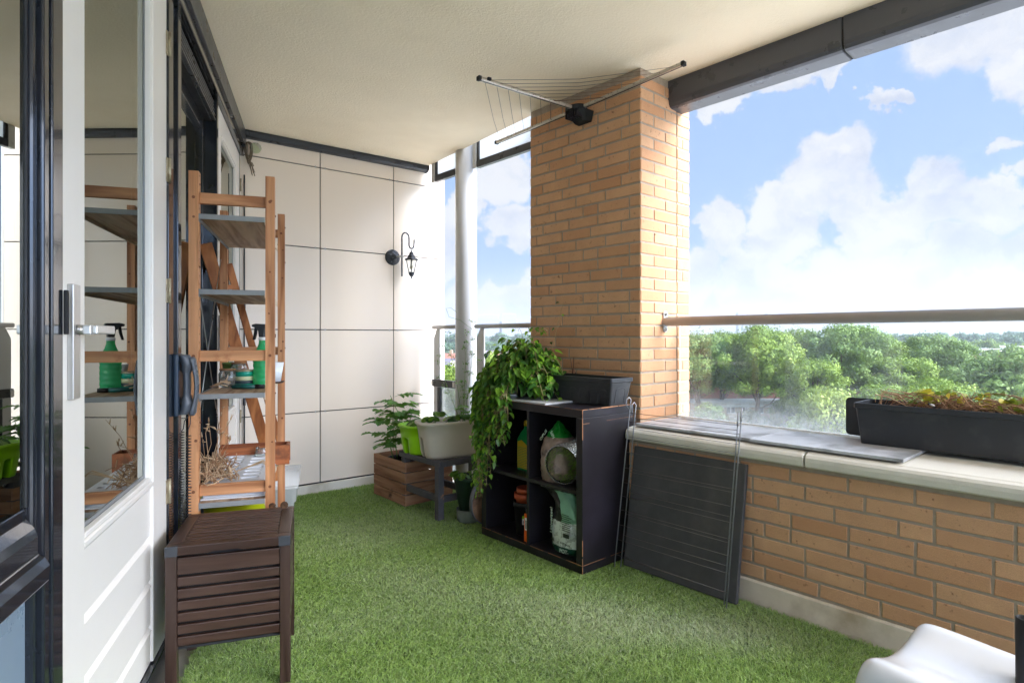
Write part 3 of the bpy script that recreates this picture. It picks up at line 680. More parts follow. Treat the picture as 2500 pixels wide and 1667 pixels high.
M_straw = mat('dry_straw', srgb(206,176,140), .8, .15, 30, tint=srgb(140,98,66), tl=.1)
st = MB(); rs = random.Random(5)
base = Pf(1.77, .12, .545)
for i in range(250):
    a = rs.uniform(0, 2*math.pi); q = rs.random()**.6
    p0 = Vector((rs.gauss(0,.035)*.8, rs.gauss(-.02,.038), rs.uniform(.0,.08)))
    d = Vector((math.cos(a), math.sin(a), rs.uniform(-.4,.9))).normalized()
    ln = rs.uniform(.03,.085); dr = rs.uniform(-.05,.02)
    p1 = p0+d*ln*.5+Vector((0,0,rs.uniform(-.01,.02))); p2 = p0+d*ln+Vector((0,0,dr))
    for p in (p0,p1,p2):
        p.z = max(p.z, .001)
        p.x = max(-.14, min(.12, p.x)); p.y = max(-.075, min(.075, p.y))
    r0 = rs.choice((.0009,.0012,.002,.0028))
    st.tube([p0,p1,p2], [r0, r0, r0*.6], 4, tint=rs.random()*.9+.01)
for i in range(9):
    p0 = Vector((rs.gauss(0,.03), rs.gauss(-.03,.02), .05)); p1 = p0+Vector((rs.uniform(-.06,.06), rs.uniform(-.02,.06), rs.uniform(.08,.16))); p2 = p1+Vector((rs.uniform(-.03,.05), rs.uniform(-.02,.04), rs.uniform(.02,.10)))
    st.tube([p0,p1,p2], [.0013,.0011,.0008], 4, tint=rs.random())
    for k in range(3):
        q = p1.lerp(p2, rs.random()); st.tube([q, q+Vector((rs.uniform(-.02,.02), rs.uniform(-.02,.02), rs.uniform(0,.02)))], [.003,.001], 5, tint=rs.random()*.5+.01)
for i in range(5):
    p0 = Vector((0,.06,.03)); p1 = p0+Vector((rs.uniform(-.05,.02),.10,.03)); p2 = p1+Vector((rs.uniform(-.04,.04),.03,-.03)); st.tube([p0,p1,p2],[.0018,.0015,.0012],4,tint=.05)
o = st.build('straw_bundle', M_straw, None, base, RF); tag(o, 'tangled bundle of dry straw spilling over the seed tray', 'dried plant')
tw = MB()
for i in range(9):
    p0 = Vector((0,0,.02)); p1 = Vector((rs.uniform(-.03,.03), rs.uniform(.02,.06), rs.uniform(.01,.05))); p2 = p1+Vector((rs.uniform(-.02,.02), rs.uniform(.0,.03), rs.uniform(-.01,.02)))
    tw.tube([p0,p1,p2],[.0015,.0012,.0022],5,tint=rs.random()*.6+.01)
o = tw.build('dry_twig', M_straw, None, Pf(1.74,.085,SH3), RF); tag(o, 'small dry twig at the left front of the shelf with jars', 'dried plant')
yb = MB().lathe([(0,0),(.10,0),(.125,.215),(.135,.218),(.135,.226),(.12,.226),(.095,.01),(0,.01)], seg=36, sx=.8).build('basin', mat('yellow_green_plastic', srgb(205,215,30), .35, .03), None, Pf(1.60,.16,.217), RF); tag(yb, 'yellow green plastic basin under the lowest shelf of the rack', 'basin')
# clear plastic bin and the folded stand that leans over it
M_clear = mat('clear_plastic', (.86,.88,.88), .15, .03, 5, alpha=.45)
bn = thing('storage_bin', 'clear plastic storage bin on the turf behind the shelf rack', 'bin', Pf(.60,.215,0), RF)
def rrect(hx, hy, r, z, n=6, dx=0, dy=0):
    out = []
    for cx, cy, a0 in ((hx-r,hy-r,0),(-hx+r,hy-r,90),(-hx+r,-hy+r,180),(hx-r,-hy+r,270)):
        for k in range(n): a = R(a0+90*k/(n-1)); out.append((dx+cx+r*math.cos(a), dy+cy+r*math.sin(a), z))
    return out
m = MB(); m.loft([rrect(.225,.135,.03,.0),rrect(.25,.155,.03,.19),rrect(.262,.165,.03,.195),rrect(.270,.170,.03,.27),rrect(.276,.176,.03,.272),rrect(.276,.176,.03,.284)], caps=(True,False)); m.build('bin_body', M_clear, bn, solid=.003)
m = MB(); m.loft([rrect(.20,.12,.02,.006),rrect(.215,.13,.02,.12)]); m.build('contents', mat('mixed_contents', srgb(150,150,140), .8, .4, 30), bn)
MB().loft([rrect(.28,.18,.03,.285),rrect(.28,.18,.03,.292)]).build('lid', M_clear, bn)
fs_ = thing('folded_wooden_stand', 'folded wooden stand leaning diagonally behind the rack', 'stand', Pf(.734,.268,.293), RF)
d = Vector((.396,-.298,1.277)).normalized(); top = Vector((.396,-.298,1.277)); W_st = wood('stand_wood', srgb(176,112,62), 'z', wear=srgb(130,78,42))
side = Vector((-.35,1,0))
MB().beam((0,0,0), top, .058, .018, side).build('wide_board', W_st, fs_, bevel=.002)
MB().beam(Vector((-.03,.075,0))+top*.16, Vector((-.03,.075,0))+top*.93, .034, .020, side).build('narrow_board', W_st, fs_, bevel=.002)
for q in (.22, .84): MB().beam(top*q+Vector((0,-.02,0)), top*q+Vector((-.03,.09,0)), .022, .022).build('joining_bar', W_st, fs_, bevel=.002)
# ---- slatted storage box
M_bx = wood('dark_brown_stain', srgb(66,47,38), 'y', rough=.36, wear=srgb(84,62,50)); M_bz = wood('dark_brown_leg', srgb(58,42,35), 'z', rough=.36); M_bxx = wood('dark_brown_side', srgb(62,45,38), 'x', rough=.36)
sx = thing('slatted_box', 'dark brown slatted wooden storage box with lid in the left foreground', 'storage box', Pf(1.977,.052,0), RF)
BL_, BW_ = .350, .358
for x in (.016, BL_-.016):
    for y in (.016, BW_-.016): MB().box(x-.016,y-.016,0,x+.016,y+.016,.444).build('leg', M_bz, sx, bevel=.002)
for x in (.010, BL_-.010):
    for i in range(7):
        z = .166+i*.0365; h = .028 if i < 6 else .052
        MB().box(x-.007,.0325,z,x+.007,BW_-.0325,z+h).build('slat', M_bx, sx, bevel=.0025)
for y in (.010, BW_-.010):
    for i in range(7):
        z = .166+i*.0365; h = .028 if i < 6 else .052
        MB().box(.0325,y-.007,z,BL_-.0325,y+.007,z+h).build('slat', M_bxx, sx, bevel=.0025)
MB().box(.019,.019,.15,BL_-.019,BW_-.019,.158).box(.0335,.0195,.16,.0345,BW_-.0195,.44).box(BL_-.0345,.0195,.16,BL_-.0335,BW_-.0195,.44).build('gap_shade', M_black, sx)  # black floor and sheets added inside, painted shade behind the slat gaps
ld = MB().box(-.002,.001,.446,.034,BW_-.001,.475).build('lid_end_rail', M_bx, sx, bevel=.003)
nt_ = MB().box(BL_-.034,.001,.446,BL_+.006,BW_-.001,.475).build('lid_front_rail', M_bx, sx, bevel=.003)
c = MB(); c.loft([[(x,BW_/2-.01+yy,.444+zz) for yy,zz in ((-.05,-.01),(.05,-.01),(.05,.003),(.035,.008),(-.035,.008),(-.05,.003))] for x in (BL_-.02,BL_+.02)], smooth=False); cut(nt_, c)
for y in (.001, BW_-.041): MB().box(.0345,y,.446,BL_-.0345,y+.040,.4752).build('lid_side_rail', M_bxx, sx, bevel=.003)
for i in range(9):
    x = .0380+i*.0311; MB().box(x,.0415,.458,x+.0222,BW_-.0415,.4735).build('lid_slat', M_bx, sx, bevel=.0025)
for y in (-.0005, BW_-.0355):
    MB().box(BL_+.0002,y,.4445,BL_+.0072,y+.036,.4765).build('corner_cap', M_darkpl, sx, bevel=.002)
M_cone = mat('pine_cone_scales', srgb(92,66,46), .9, .3, 60)
for i, (u, n, s, lab) in enumerate(((1.998,.375,.72,'pine cone on the far right corner of the slatted box'),(1.990,.33,.6,'smaller pine cone behind the lid of the slatted box'))):
    m = MB()
    for k in range(60):
        a = k*2.4; z = .004+k*.0006; r = .016*math.sin(min(1,(k+6)/66)*math.pi)*.95+.002
        c_ = Vector((z*1.1-.02, math.cos(a)*r*.8, .014+math.sin(a)*r*.8)); o2 = Vector((.003, math.cos(a)*.006, math.sin(a)*.006))
        t_ = Vector((0,-math.sin(a),math.cos(a)))*.004; m.add([c_-t_, c_+t_, c_+o2+t_*.6, c_+o2-t_*.6, c_*.8], [(0,1,2,3),(0,4,1)])
    m.v = [(x*s, y*s, max(0,z)*s) for x,y,z in m.v]
    o = m.build('pine_cone', M_cone, None, Pf(u,n,.4765), RF+i*1.2, solid=.0008); tag(o, lab, 'pine cone')
# ---- intercom handset and coiled cord
ic = thing('intercom_phone', 'dark grey intercom handset with coiled cord on the dark door jamb', 'intercom', Pf(1.955,.006,.83), RF)
M_ic = mat('intercom_plastic', srgb(70,74,80), .32, .08, 12)
MB().box(-.045,.0005,.0,.040,.016,.222).build('back_plate', mat('intercom_plate', srgb(40,54,70), .35, .1), ic, bevel=.005)
m = MB(); rings = []
for k in range(17):
    z = .004+.214*k/16; t = k/16; y = .026+.030*math.sin(math.pi*t)**.55*(.35 if .22 < t < .78 else .55); w = .026 if .22 < t < .78 else .031
    dpt = .013 if .25 < t < .75 else .020
    rings.append([(-.004+math.cos(a)*w, y+math.sin(a)*dpt, z) for a in [2*math.pi*i/16 for i in range(16)]])
m.loft(rings); m.build('base_cradle', M_ic, ic, bevel=.001)
m = MB(); rings = []
for k in range(21):
    t = k/20; z = -.002+.212*t; y = .052+.016*math.sin(math.pi*t); w = .021+.007*(abs(2*t-1)**2); dpt = .008+.007*(abs(2*t-1)**4)
    if k in (0,20): w *= .6; dpt *= .6
    rings.append([(-.004+math.cos(a)*w, y+math.sin(a)*dpt, z) for a in [2*math.pi*i/16 for i in range(16)]])
m.loft(rings); m.build('handset', mat('handset_plastic', srgb(88,92,98), .28, .06), ic)
m = MB(); pts = []
def coil(x, y, z0, z1, r, n): return [(x+math.cos(2*math.pi*i/8)*r, y+math.sin(2*math.pi*i/8)*r, z0+(z1-z0)*i/(8*n)) for i in range(8*n+1)]
m.tube([(0,.045,0),(.004,.03,-.02),(-.006,.024,-.05)]+coil(-.012,.018,-.06,-.44,.008,40)[0:], .0017, 5)
m.tube([(.01,.05,-.002),(.012,.05,-.03),(.02,.045,-.05)]+coil(.016,.045,-.07,-.44,.008,34), .0017, 5)
m.tube([(-.012,.018,-.44),(.0,.03,-.47),(.016,.045,-.44)], .0017, 5)
m.build('coiled_cord', M_gasket, ic)
# ---- lamp cable in the top corner, thin rod below it
cb = MB(); rs = random.Random(9)
for i in range(9):
    w = rs.uniform(.018,.034); h = rs.uniform(.10,.15); o_ = rs.uniform(-.008,.008)
    cb.tube([(o_+math.sin(2*math.pi*k/24)*w*(.35+.65*(.5+.5*math.cos(2*math.pi*k/24))), -.010-i*.003-rs.uniform(0,.003), -.02-h/2+math.cos(2*math.pi*k/24)*h/2) for k in range(24)], .0021, 5, closed=True)
for i in range(7):
    cb.tube([(.0+i*.002,-.02,-.13),(.010+rs.uniform(-.01,.01),-.022,-.17),(.026+rs.uniform(-.012,.014),-.02,-.215-rs.uniform(0,.03))], .0021, 5)
for k in range(4): cb.tube([(.012+math.cos(2*math.pi*j/10)*.011+k*.003,-.02+math.sin(2*math.pi*j/10)*.012,-.155-k*.006) for j in range(10)], .002, 5, closed=True)
o = cb.build('cable_bundle', mat('brown_cable', srgb(120,104,84), .7, .15, 20), None, Pb(.045,-.012,2.44), RB); tag(o, 'tied bundle of brown cable hanging in the top corner of the panelled wall', 'cable')
gl = thing('globe_lamp', 'small clear globe lamp behind the hanging cable bundle', 'lamp', Pb(.085,0,2.385), RB)
MB().lathe([(0.0,-.036),(.02,-.031),(.033,-.016),(.037,0),(.033,.017),(.02,.031),(0,.036)], c=(0,-.045,0)).build('glass_globe', M_jar, gl); MB().tube([(0,0,0),(0,-.02,0)], .022, 16).build('lamp_base', M_cr, gl)
o = MB().tube([(0,0,0),(0,0,2.1)], .005, 8).tube([(0,0,1.72),(0,0,1.78)], .009, 8).tube([(0,0,1.2),(0,0,1.25)], .009, 8).tube([(0,0,.55),(0,0,.60)], .009, 8).build('corner_rod', M_navymid, None, Pb(.02,-.018,.1), RB); tag(o, 'thin dark rod running down the corner beside the far white door', 'rod')
# ---- lantern on the end wall
ln_ = thing('wall_lantern', 'black coach lantern hanging from a curved hook on the cream wall', 'lamp', Pb(1.118,-.0,1.735), RB)
M_iron = mat('mottled_iron', srgb(52,56,64), .5, .3, 60, bump=.5, bscale=150, bdist=.002, col2=srgb(100,106,116), c2scale=60, c2lo=.55, c2hi=.62)
Mx = Matrix.Rotation(R(90),4,'X')
MB().lathe([(0,.0),(.054,.0),(.054,.008),(.046,.016),(.032,.022),(.020,.03),(.012,.06),(0,.06)], M=Mx, seg=32).build('wall_plate', M_iron, ln_)
HX, HY = .030, -.085
MB().tube([(0,-.05,0),(HX,HY,0)], .007, 12).lathe([(0,0),(.010,0),(.010,.006),(0,.008)], M=Matrix.Translation((HX,HY-.006,0))@Mx, seg=16).build('arm_screw', M_steel, ln_)
pts = [(HX,HY,-.135),(HX,HY,.13)]+[(HX+.027-.027*math.cos(a), HY, .13+.035*math.sin(a)) for a in [math.pi*k/10 for k in range(1,11)]]
pts += [(HX+.054,HY,.085)]+[(HX+.054+.019-.019*math.cos(a), HY, .085-.024*math.sin(a)) for a in [math.pi*k/8 for k in range(1,9)]]+[(HX+.094,HY,.125)]
MB().tube(pts, .0052, 10).build('hook', M_iron, ln_)
lx = HX+.073; lt = (lx,HY,.052)
lan = MB(); lan.lathe([(0,.0),(.004,.0),(.004,-.012),(.010,-.016),(.016,-.022),(.018,-.034),(.026,-.04),(.030,-.055),(.052,-.066),(.052,-.070),(.036,-.072)], c=lt, seg=6, smooth=False)
lan.build('lantern_roof', M_iron, ln_, bevel=.001)
lan = MB()
for k in range(6):
    a = 2*math.pi*k/6; lan.tube([(lt[0]+.040*math.cos(a),lt[1]+.040*math.sin(a),lt[2]-.071),(lt[0]+.020*math.cos(a),lt[1]+.020*math.sin(a),lt[2]-.158)], .0026, 5)
lan.lathe([(.022,-.154),(.024,-.158),(.021,-.170),(.012,-.182),(.005,-.186),(.005,-.200),(0,-.200)], c=lt, seg=6, smooth=False); lan.build('lantern_frame', M_iron, ln_)
MB().lathe([(.037,-.073),(.018,-.156)], c=lt, seg=6, smooth=False).build('lantern_glass', G_clear, ln_)
MB().lathe([(0,-.075),(.007,-.075),(.007,-.10),(.013,-.115),(.010,-.13),(0,-.135)], c=lt, seg=12).build('bulb', mat('bulb_glass', srgb(225,215,190), .2, .02), ln_)
MB().tube([(lt[0]+math.cos(2*math.pi*j/12)*.008,lt[1],lt[2]+.004+math.sin(2*math.pi*j/12)*.008) for j in range(12)], .0014, 5, closed=True).build('hanging_ring', M_steel, ln_)

ln_.scale = (1.14,1.14,1.14)
# ================================================================ cabinet, stool, planters, dryers
AC = math.atan2(-.568, .494)   # cabinet front runs left-back to right-front
CB = Vector((.33, 2.779, 0)); DL = Vector((-.656, .755, 0)); DS = Vector((.755, .656, 0))
# local frame of the cabinet: x = towards the right-front corner, y = depth (away), origin = front-left bottom corner
RC = math.atan2(-.755, .656)
O_c = CB+DL*.765
M_cab = mat('black_brown_veneer', srgb(29,26,30), .34, .15, 3, bump=.08, bscale=60, bdist=.001, stretch=(1,1,.25), col2=srgb(46,41,50), c2scale=3, c2lo=.5, c2hi=.8)
M_wear = mat('worn_chipboard_edge', srgb(168,118,82), .8, .2, 40)
cab = thing('cube_cabinet', 'worn black cube cabinet with four open compartments against the brick pillar', 'cabinet', O_c, RC)
CW, CD, CH = .765, .385, .77; T = .040
MB().box(0,0,0,T,CD,CH-T-.001).build('side_panel', M_cab, cab, bevel=.0015); MB().box(CW-T,0,0,CW,CD,CH-T-.001).build('side_panel', M_cab, cab, bevel=.0015)
MB().box(0,0,CH-T,CW,CD,CH).build('top_panel', M_cab, cab, bevel=.0015); MB().box(T+.0003,0,0,CW-T-.0003,CD,T).build('bottom_panel', M_cab, cab, bevel=.0015)
MB().box(CW/2-.009,.004,T+.0003,CW/2+.009,CD-.01,CH-T-.0013).build('divider', M_cab, cab, bevel=.001)
for a, c in ((T+.0003,CW/2-.0093),(CW/2+.0093,CW-T-.0003)): MB().box(a,.004,.365,c,CD-.01,.383).build('shelf', M_cab, cab, bevel=.001)
MB().box(T+.0003,CD-.008,T+.0003,CW-T-.0003,CD-.002,CH-T-.0013).build('back_panel', M_cab, cab)
def worn(pts, r, seed):
    rs = random.Random(seed); m = MB(); p0, p1 = Vector(pts[0]), Vector(pts[1]); n = int((p1-p0).length/.006)
    k = 0
    while k < n:
        ln = rs.randint(3, 16)
        a = p0.lerp(p1, k/n); b = p0.lerp(p1, min(1, (k+ln)/n)); w = r*rs.uniform(.35, 1)
        m.beam(a, b, w, w); k += ln+rs.choice((0,0,1,2,6))
    return m
worn([(CW-.0004,.0004,.0),(CW-.0004,.0004,.16)], .0035, 1).build('worn_edge', M_wear, cab)
worn([(CW-.0004,.0004,.63),(CW-.0004,.0004,CH)], .003, 2).build('worn_edge', M_wear, cab)
worn([(.0,.0004,T),(CW,.0004,T)], .0025, 3).build('worn_edge', M_wear, cab)
worn([(CW-.0004,.0,CH-.0004),(CW-.0004,CD,CH-.0004)], .0045, 4).build('worn_edge', M_wear, cab)
worn([(CW-.0004,.0,T),(CW-.0004,CD,T)], .002, 6).build('worn_edge', M_wear, cab)
worn([(CW-.0004,.0,CH-.066),(CW-.0004,CD,CH-.062)], .0018, 7).build('worn_edge', M_wear, cab)
worn([(.1,.0004,CH-.0004),(CW,.0004,CH-.0004)], .0020, 15).build('worn_edge', M_wear, cab)
def Pc(x, y, z=0): return O_c+Vector((.656,-.755,0))*x+DS*y+Vector((0,0,z))
# slate on top, black trough
o = MB().box(-.21,-.15,0,.21,.15,.008).build('slate_tile', M_slate, None, Pc(.30,.155,CH+.0005), RC, bevel=.001); tag(o, 'thin dark slate tile on the cabinet top in front of the empty trough', 'tile')
M_bpl = mat('black_planter_plastic', srgb(46,47,50), .42, .12, 8, bump=.05, bscale=200, stretch=(1,1,.25), col2=srgb(74,73,72), c2scale=9, c2lo=.52, c2hi=.8)
def trough(name, label, L_, Wt, H, loc, rz, taper=.03, arches=0, group=None):
    t = thing(name, label, 'planter', loc, rz); th = .004
    hx, hy = L_/2, Wt/2; bx, by = hx-taper, hy-taper*.8
    m = MB(); R_ = lambda a, b, z: rrect(a, b, .012, z, 4)
    m.loft([R_(bx,by,0),R_(hx-.006,hy-.006,H-.022),R_(hx,hy,H-.020),R_(hx,hy,H-.002),R_(hx-.003,hy-.003,H),R_(hx-.010,hy-.010,H),R_(hx-.011,hy-.011,H-.02),R_(bx-.006,by-.006,.006)], smooth=False)
    m.build('planter_body', M_bpl, t, bevel=.0012)
    if arches:
        m = MB()
        for sgn in (-1, 1):
            for k in range(arches):
                cx = -bx+(k+.5)*(2*bx)/arches; w = bx/arches*.62
                pts = []
                for q in [(-w,.012),(-w,H*.5)]+[(-w*math.cos(a), H*.5+w*.55*math.sin(a)) for a in [math.pi*i/8 for i in range(1,8)]]+[(w,H*.5),(w,.012)]:
                    yy = by+(hy-.006-by)*q[1]/(H-.022); pts.append((cx+q[0]*(1+.05*q[1]), sgn*(yy-.0005), q[1]))
                m.tube(pts, .0018, 5)
        for sgn in (-1, 1):
            w = by*.55; pts = []
            for q in [(-w,.012),(-w,H*.55)]+[(-w*math.cos(a), H*.55+w*.4*math.sin(a)) for a in [math.pi*i/8 for i in range(1,8)]]+[(w,H*.55),(w,.012)]:
                xx = bx+(hx-.006-bx)*q[1]/(H-.022); pts.append((sgn*(xx-.0005), q[0], q[1]))
            m.tube(pts, .0018, 5)
        m.build('arch_relief', M_bpl, t)
    return t
trough('balcony_trough', 'empty black plastic trough standing on the cabinet against the bricks', .53, .175, .138, Pc(.522,.27,CH+.0005), RC, .028, arches=7)
# ---- compartment contents
ctop = .3835; cbot = T+.0005
gb = thing('plant_food_bottle', 'green bottle with yellow label and cap in the upper left compartment', 'bottle', Pc(.235,.13,ctop), RC)
M_gbt = mat('green_hdpe', srgb(10,130,70), .35, .06)
m = MB(); m.loft([rrect(.050,.030,.015,0,5),rrect(.052,.032,.016,.01,5),rrect(.052,.032,.016,.165,5),rrect(.035,.024,.016,.20,5),rrect(.014,.013,.010,.225,5),rrect(.013,.012,.010,.24,5)]); m.build('bottle', M_gbt, gb)
MB().lathe([(0,.241),(.016,.241),(.016,.262),(.012,.27),(0,.27)], seg=20).build('cap', mat('yellow_cap', srgb(225,180,30), .4, .05), gb)
m = MB(); m.loft([[(-.038,-.0335,.012),(.050,-.0335,.012),(.058,-.0335,.13),(-.005,-.0335,.165),(-.038,-.0335,.155)],[(-.038,-.0325,.012),(.050,-.0325,.012),(.058,-.0325,.13),(-.005,-.0325,.165),(-.038,-.0325,.155)]], smooth=False); lb = m.build('label_panel', mat('yellow_label', srgb(196,160,30), .5, .06, 30), gb)
m = MB()
for i in range(13): m.box(-.034,-.0340,.018+i*.0088,.040+.010*math.sin(i*2.1),-.0337,.0205+i*.0088)
m.build('small_print', M_gbt, lb)
def bag(name, label, cat, loc, rz, rings, mats, parts=None, seed=1, amp=.006, n=40, sub=0, miF=None):
    """a soft bag: stacked outlines (hx, hy, z, dx, dy) with crumples"""
    t = thing(name, label, cat, loc, rz); rs = random.Random(seed)
    ph = [(rs.uniform(0,6.28), rs.uniform(2,7), rs.uniform(10,40)) for _ in range(7)]
    out = []; zs_ = []
    M_ = 34
    ks = np.interp(np.linspace(0, len(rings)-1, M_), range(len(rings)), range(len(rings)))
    for kk in ks:
        i = min(int(kk), len(rings)-2); f = kk-i; f2 = f*f*(3-2*f)*.5+f*.5
        hx, hy, z, dx, dy = [a*(1-f2)+b*f2 for a, b in zip(rings[i], rings[i+1])]
        z = rings[i][2]*(1-f)+rings[i+1][2]*f
        ring = []
        for k in range(n):
            a = 2*math.pi*k/n; ca, sa = math.cos(a), math.sin(a)
            ca = math.copysign(abs(ca)**.75, ca); sa = math.copysign(abs(sa)**.75, sa)
            w = sum(math.sin(p+q*a+s*z*2.2+1.7*math.sin(a*2+s)) for p, q, s in ph)/7
            w2 = abs(math.sin(a*5+z*70+ph[0][0])+math.sin(a*9-z*95+ph[1][0]))*.5
            e = 1+amp*(w*9-w2*4)/.05*.05/.05*.3 if False else 1
            o = amp*(1.4*w-.9*w2)
            ring.append((dx+ca*(hx+o), dy+sa*(hy+o), max(.0, z+amp*.5*w)))
        out.append(ring)
    m = MB(); m.loft(out)
    if miF:
        nf = n
        for i in range(len(m.f)-2):
            row = i//nf; col = i % nf
            m.mi[i] = miF(row/(M_-1), col/nf)
    m.build('bag_body', mats, t); return t
M_bluebag = mat('blue_film', srgb(10,110,160), .3, .2, 20, bump=.6, bscale=60, bdist=.004)
M_silver = mat('silver_film', srgb(214,220,218), .28, .12, 15, bump=.5, bscale=45, bdist=.006, metal=.35)
bag('blue_bag', 'crumpled bright blue plastic bag beside the green bottle', 'bag', Pc(.335,.17,ctop+.05), RC, [(.018,.05,0,0,0),(.022,.06,.05,0,0),(.02,.05,.13,0,0),(.006,.02,.18,.01,0)], M_bluebag, seed=3, amp=.005)
bag('silver_bag', 'small crumpled grey plastic bag under the blue one', 'bag', Pc(.330,.15,ctop), RC, [(.038,.06,0,0,0),(.034,.055,.03,0,0),(.024,.045,.048,.008,0)], M_silver, seed=4, amp=.005)
# upper right: potting mix bag, wire mesh roll holding turf
M_soil = mat('potting_bag_film', srgb(150,128,114), .3, .3, 12, bump=.7, bscale=40, bdist=.006, col2=srgb(96,80,70), c2scale=14)
M_gfilm = mat('green_print_film', srgb(20,130,40), .3, .15, 10, bump=.5, bscale=40, bdist=.004)
pb = bag('potting_mix_bag', 'clear brown bag of potting grit with green printed top in the upper right compartment', 'bag', Pc(.515,.10,ctop), RC,
    [(.075,.075,0,-.01,0),(.090,.085,.05,-.005,0),(.088,.085,.14,0,0),(.080,.075,.20,0,0),(.060,.05,.235,0,0),(.030,.020,.27,0,.0),(.006,.008,.30,-.005,0)], [M_soil, M_gfilm], seed=8, amp=.007, miF=lambda r, c: 1 if r > .60 else 0)
M_print = mat('pale_print', srgb(205,225,205), .5, .02); M_dprint = mat('dark_print', srgb(28,40,34), .5, .02)
def face_M(x, y, z, rz=0, rx=90, rl=0): return Matrix.Translation((x,y,z))@Matrix.Rotation(R(rz),4,'Z')@Matrix.Rotation(R(rx),4,'X')@Matrix.Rotation(R(rl),4,'Z')
text('OPUS', .026, M_print, 'printed_word', pb, face_M(-.036,-.078,.232,-12,70,62)); text('SdiN', .022, M_print, 'printed_word', pb, face_M(.020,-.070,.240,10,64,-50))
ml = thing('mesh_roll', 'rolled wire mesh with green artificial grass inside in front of the brown bag', 'mesh roll', Pc(.590,.07,ctop+.105), RC)
ax = Vector((-.30,.95,.10)).normalized(); sd_ = ax.cross(Vector((0,0,1))).normalized(); up_ = sd_.cross(ax)
def cyl_pt(a, l, r): return ax*l+sd_*math.cos(a)*r+up_*math.sin(a)*r*1.05
M_foil = mat('shiny_mesh', srgb(190,190,190), .25, .15, 30, metal=.8); M_felt = mat('dark_felt', srgb(30,32,26), .9, .2, 30)
m = MB(); NA, NL = 60, 15
m.loft([[cyl_pt(2*math.pi*k/40, l, .088) for k in range(40)] for l in (-.045,.15)], caps=(False,True)); m.build('roll_core', M_felt, ml)
m = MB()
for i in range(NL):
    l = -.045+i*.013; m.tube([cyl_pt(2*math.pi*k/NA, l, .0905+.0015*((k+i) % 2)) for k in range(NA)], .0024, 4, closed=True)
for k in range(NA):
    a = 2*math.pi*k/NA; m.tube([cyl_pt(a, l_, .0915) for l_ in (-.045,.14)], .0020, 4)
m.build('wire_mesh', M_foil, ml)
m = MB(); rs = random.Random(3)
for i in range(1500):
    a = rs.uniform(0,6.283); r = math.sqrt(rs.random())*.086; l = -.045+rs.uniform(0,.02)
    if r < .05: l = rs.uniform(.0,.04)
    p = cyl_pt(a, l, r); q = p-ax*rs.uniform(.01,.028)+cyl_pt(a, 0, 1)*rs.uniform(-.012,.004); t_ = Vector((rs.uniform(-1,1),rs.uniform(-1,1),rs.uniform(-1,1))).normalized()*.0012
    m.add([p-t_,p+t_,q], [(0,1,2)], 0, False, None, rs.random()*.95+.02)
m.build('turf_lining', M_blade2 if 'M_blade2' in globals() else M_blade, ml)
# lower right: compost bag
M_cgr = mat('compost_green_print', srgb(130,180,146), .35, .15, 10, bump=.5, bscale=30, bdist=.005); M_cbk = mat('compost_black_print', srgb(30,32,32), .3, .2, 10, bump=.5, bscale=30, bdist=.005)
M_cdg = mat('compost_dark_green', srgb(14,66,46), .35, .1)
def cm(r, c):
    c = (c+.5) % 1     # c in 0..1 round the bag; front is c=.25 (after shift)
    if r < .12: return 3
    if r < .30: return 0
    if r > .80: return 2 if int(c*16) % 3 else 0
    return 2 if (c % 1) < .22 or c > .9 else (1 if c < .5 else 2)
cp_ = bag('compost_bag', 'half empty silver and green compost bag slumped in the lower right compartment', 'bag', Pc(.585,.115,cbot), RC,
    [(.088,.07,0,0,0),(.102,.08,.03,0,0),(.098,.08,.12,.004,0),(.094,.078,.19,.004,0),(.070,.06,.250,-.01,-.01),(.085,.030,.285,-.040,-.03),(.105,.016,.305,-.070,-.045),(.05,.006,.300,-.125,-.05)], [M_silver, M_cgr, M_cbk, M_cdg], seed=12, amp=.007,
    miF=lambda r, c: 3 if r < .13 else (0 if r < .36 else (0 if r > .93 else (2 if r > .80 else ((1 if c > .74 or c < .1 else 2) if c > .5 or c < .1 else 0)))))
text('Universeel', .030, M_print, 'printed_word', cp_, face_M(-.060,-.082,.155,-8,90,90)); text('POKON', .026, M_print, 'printed_word', cp_, face_M(.030,-.088,.022,4,88,0)) if False else None
text('POT-', .026, M_print, 'printed_word', cp_, face_M(.035,-.090,.022,4,88,0))
lt_ = MB()
for i in range(9): lt_.box(.022,-.0905,.125+i*.0095,.022+.055+.01*math.sin(i*3.),-.0898,.128+i*.0095)
lt_.box(.030,-.091,.092,.070,-.0902,.112); lt_.build('small_print', M_dprint, cp_)
text('N', .030, M_dprint, 'printed_letter', cp_, face_M(-.045,-.086,.062,-8,90,8)); text('compost', .018, M_dprint, 'printed_word', cp_, face_M(.045,-.091,.062,4,88,-6))
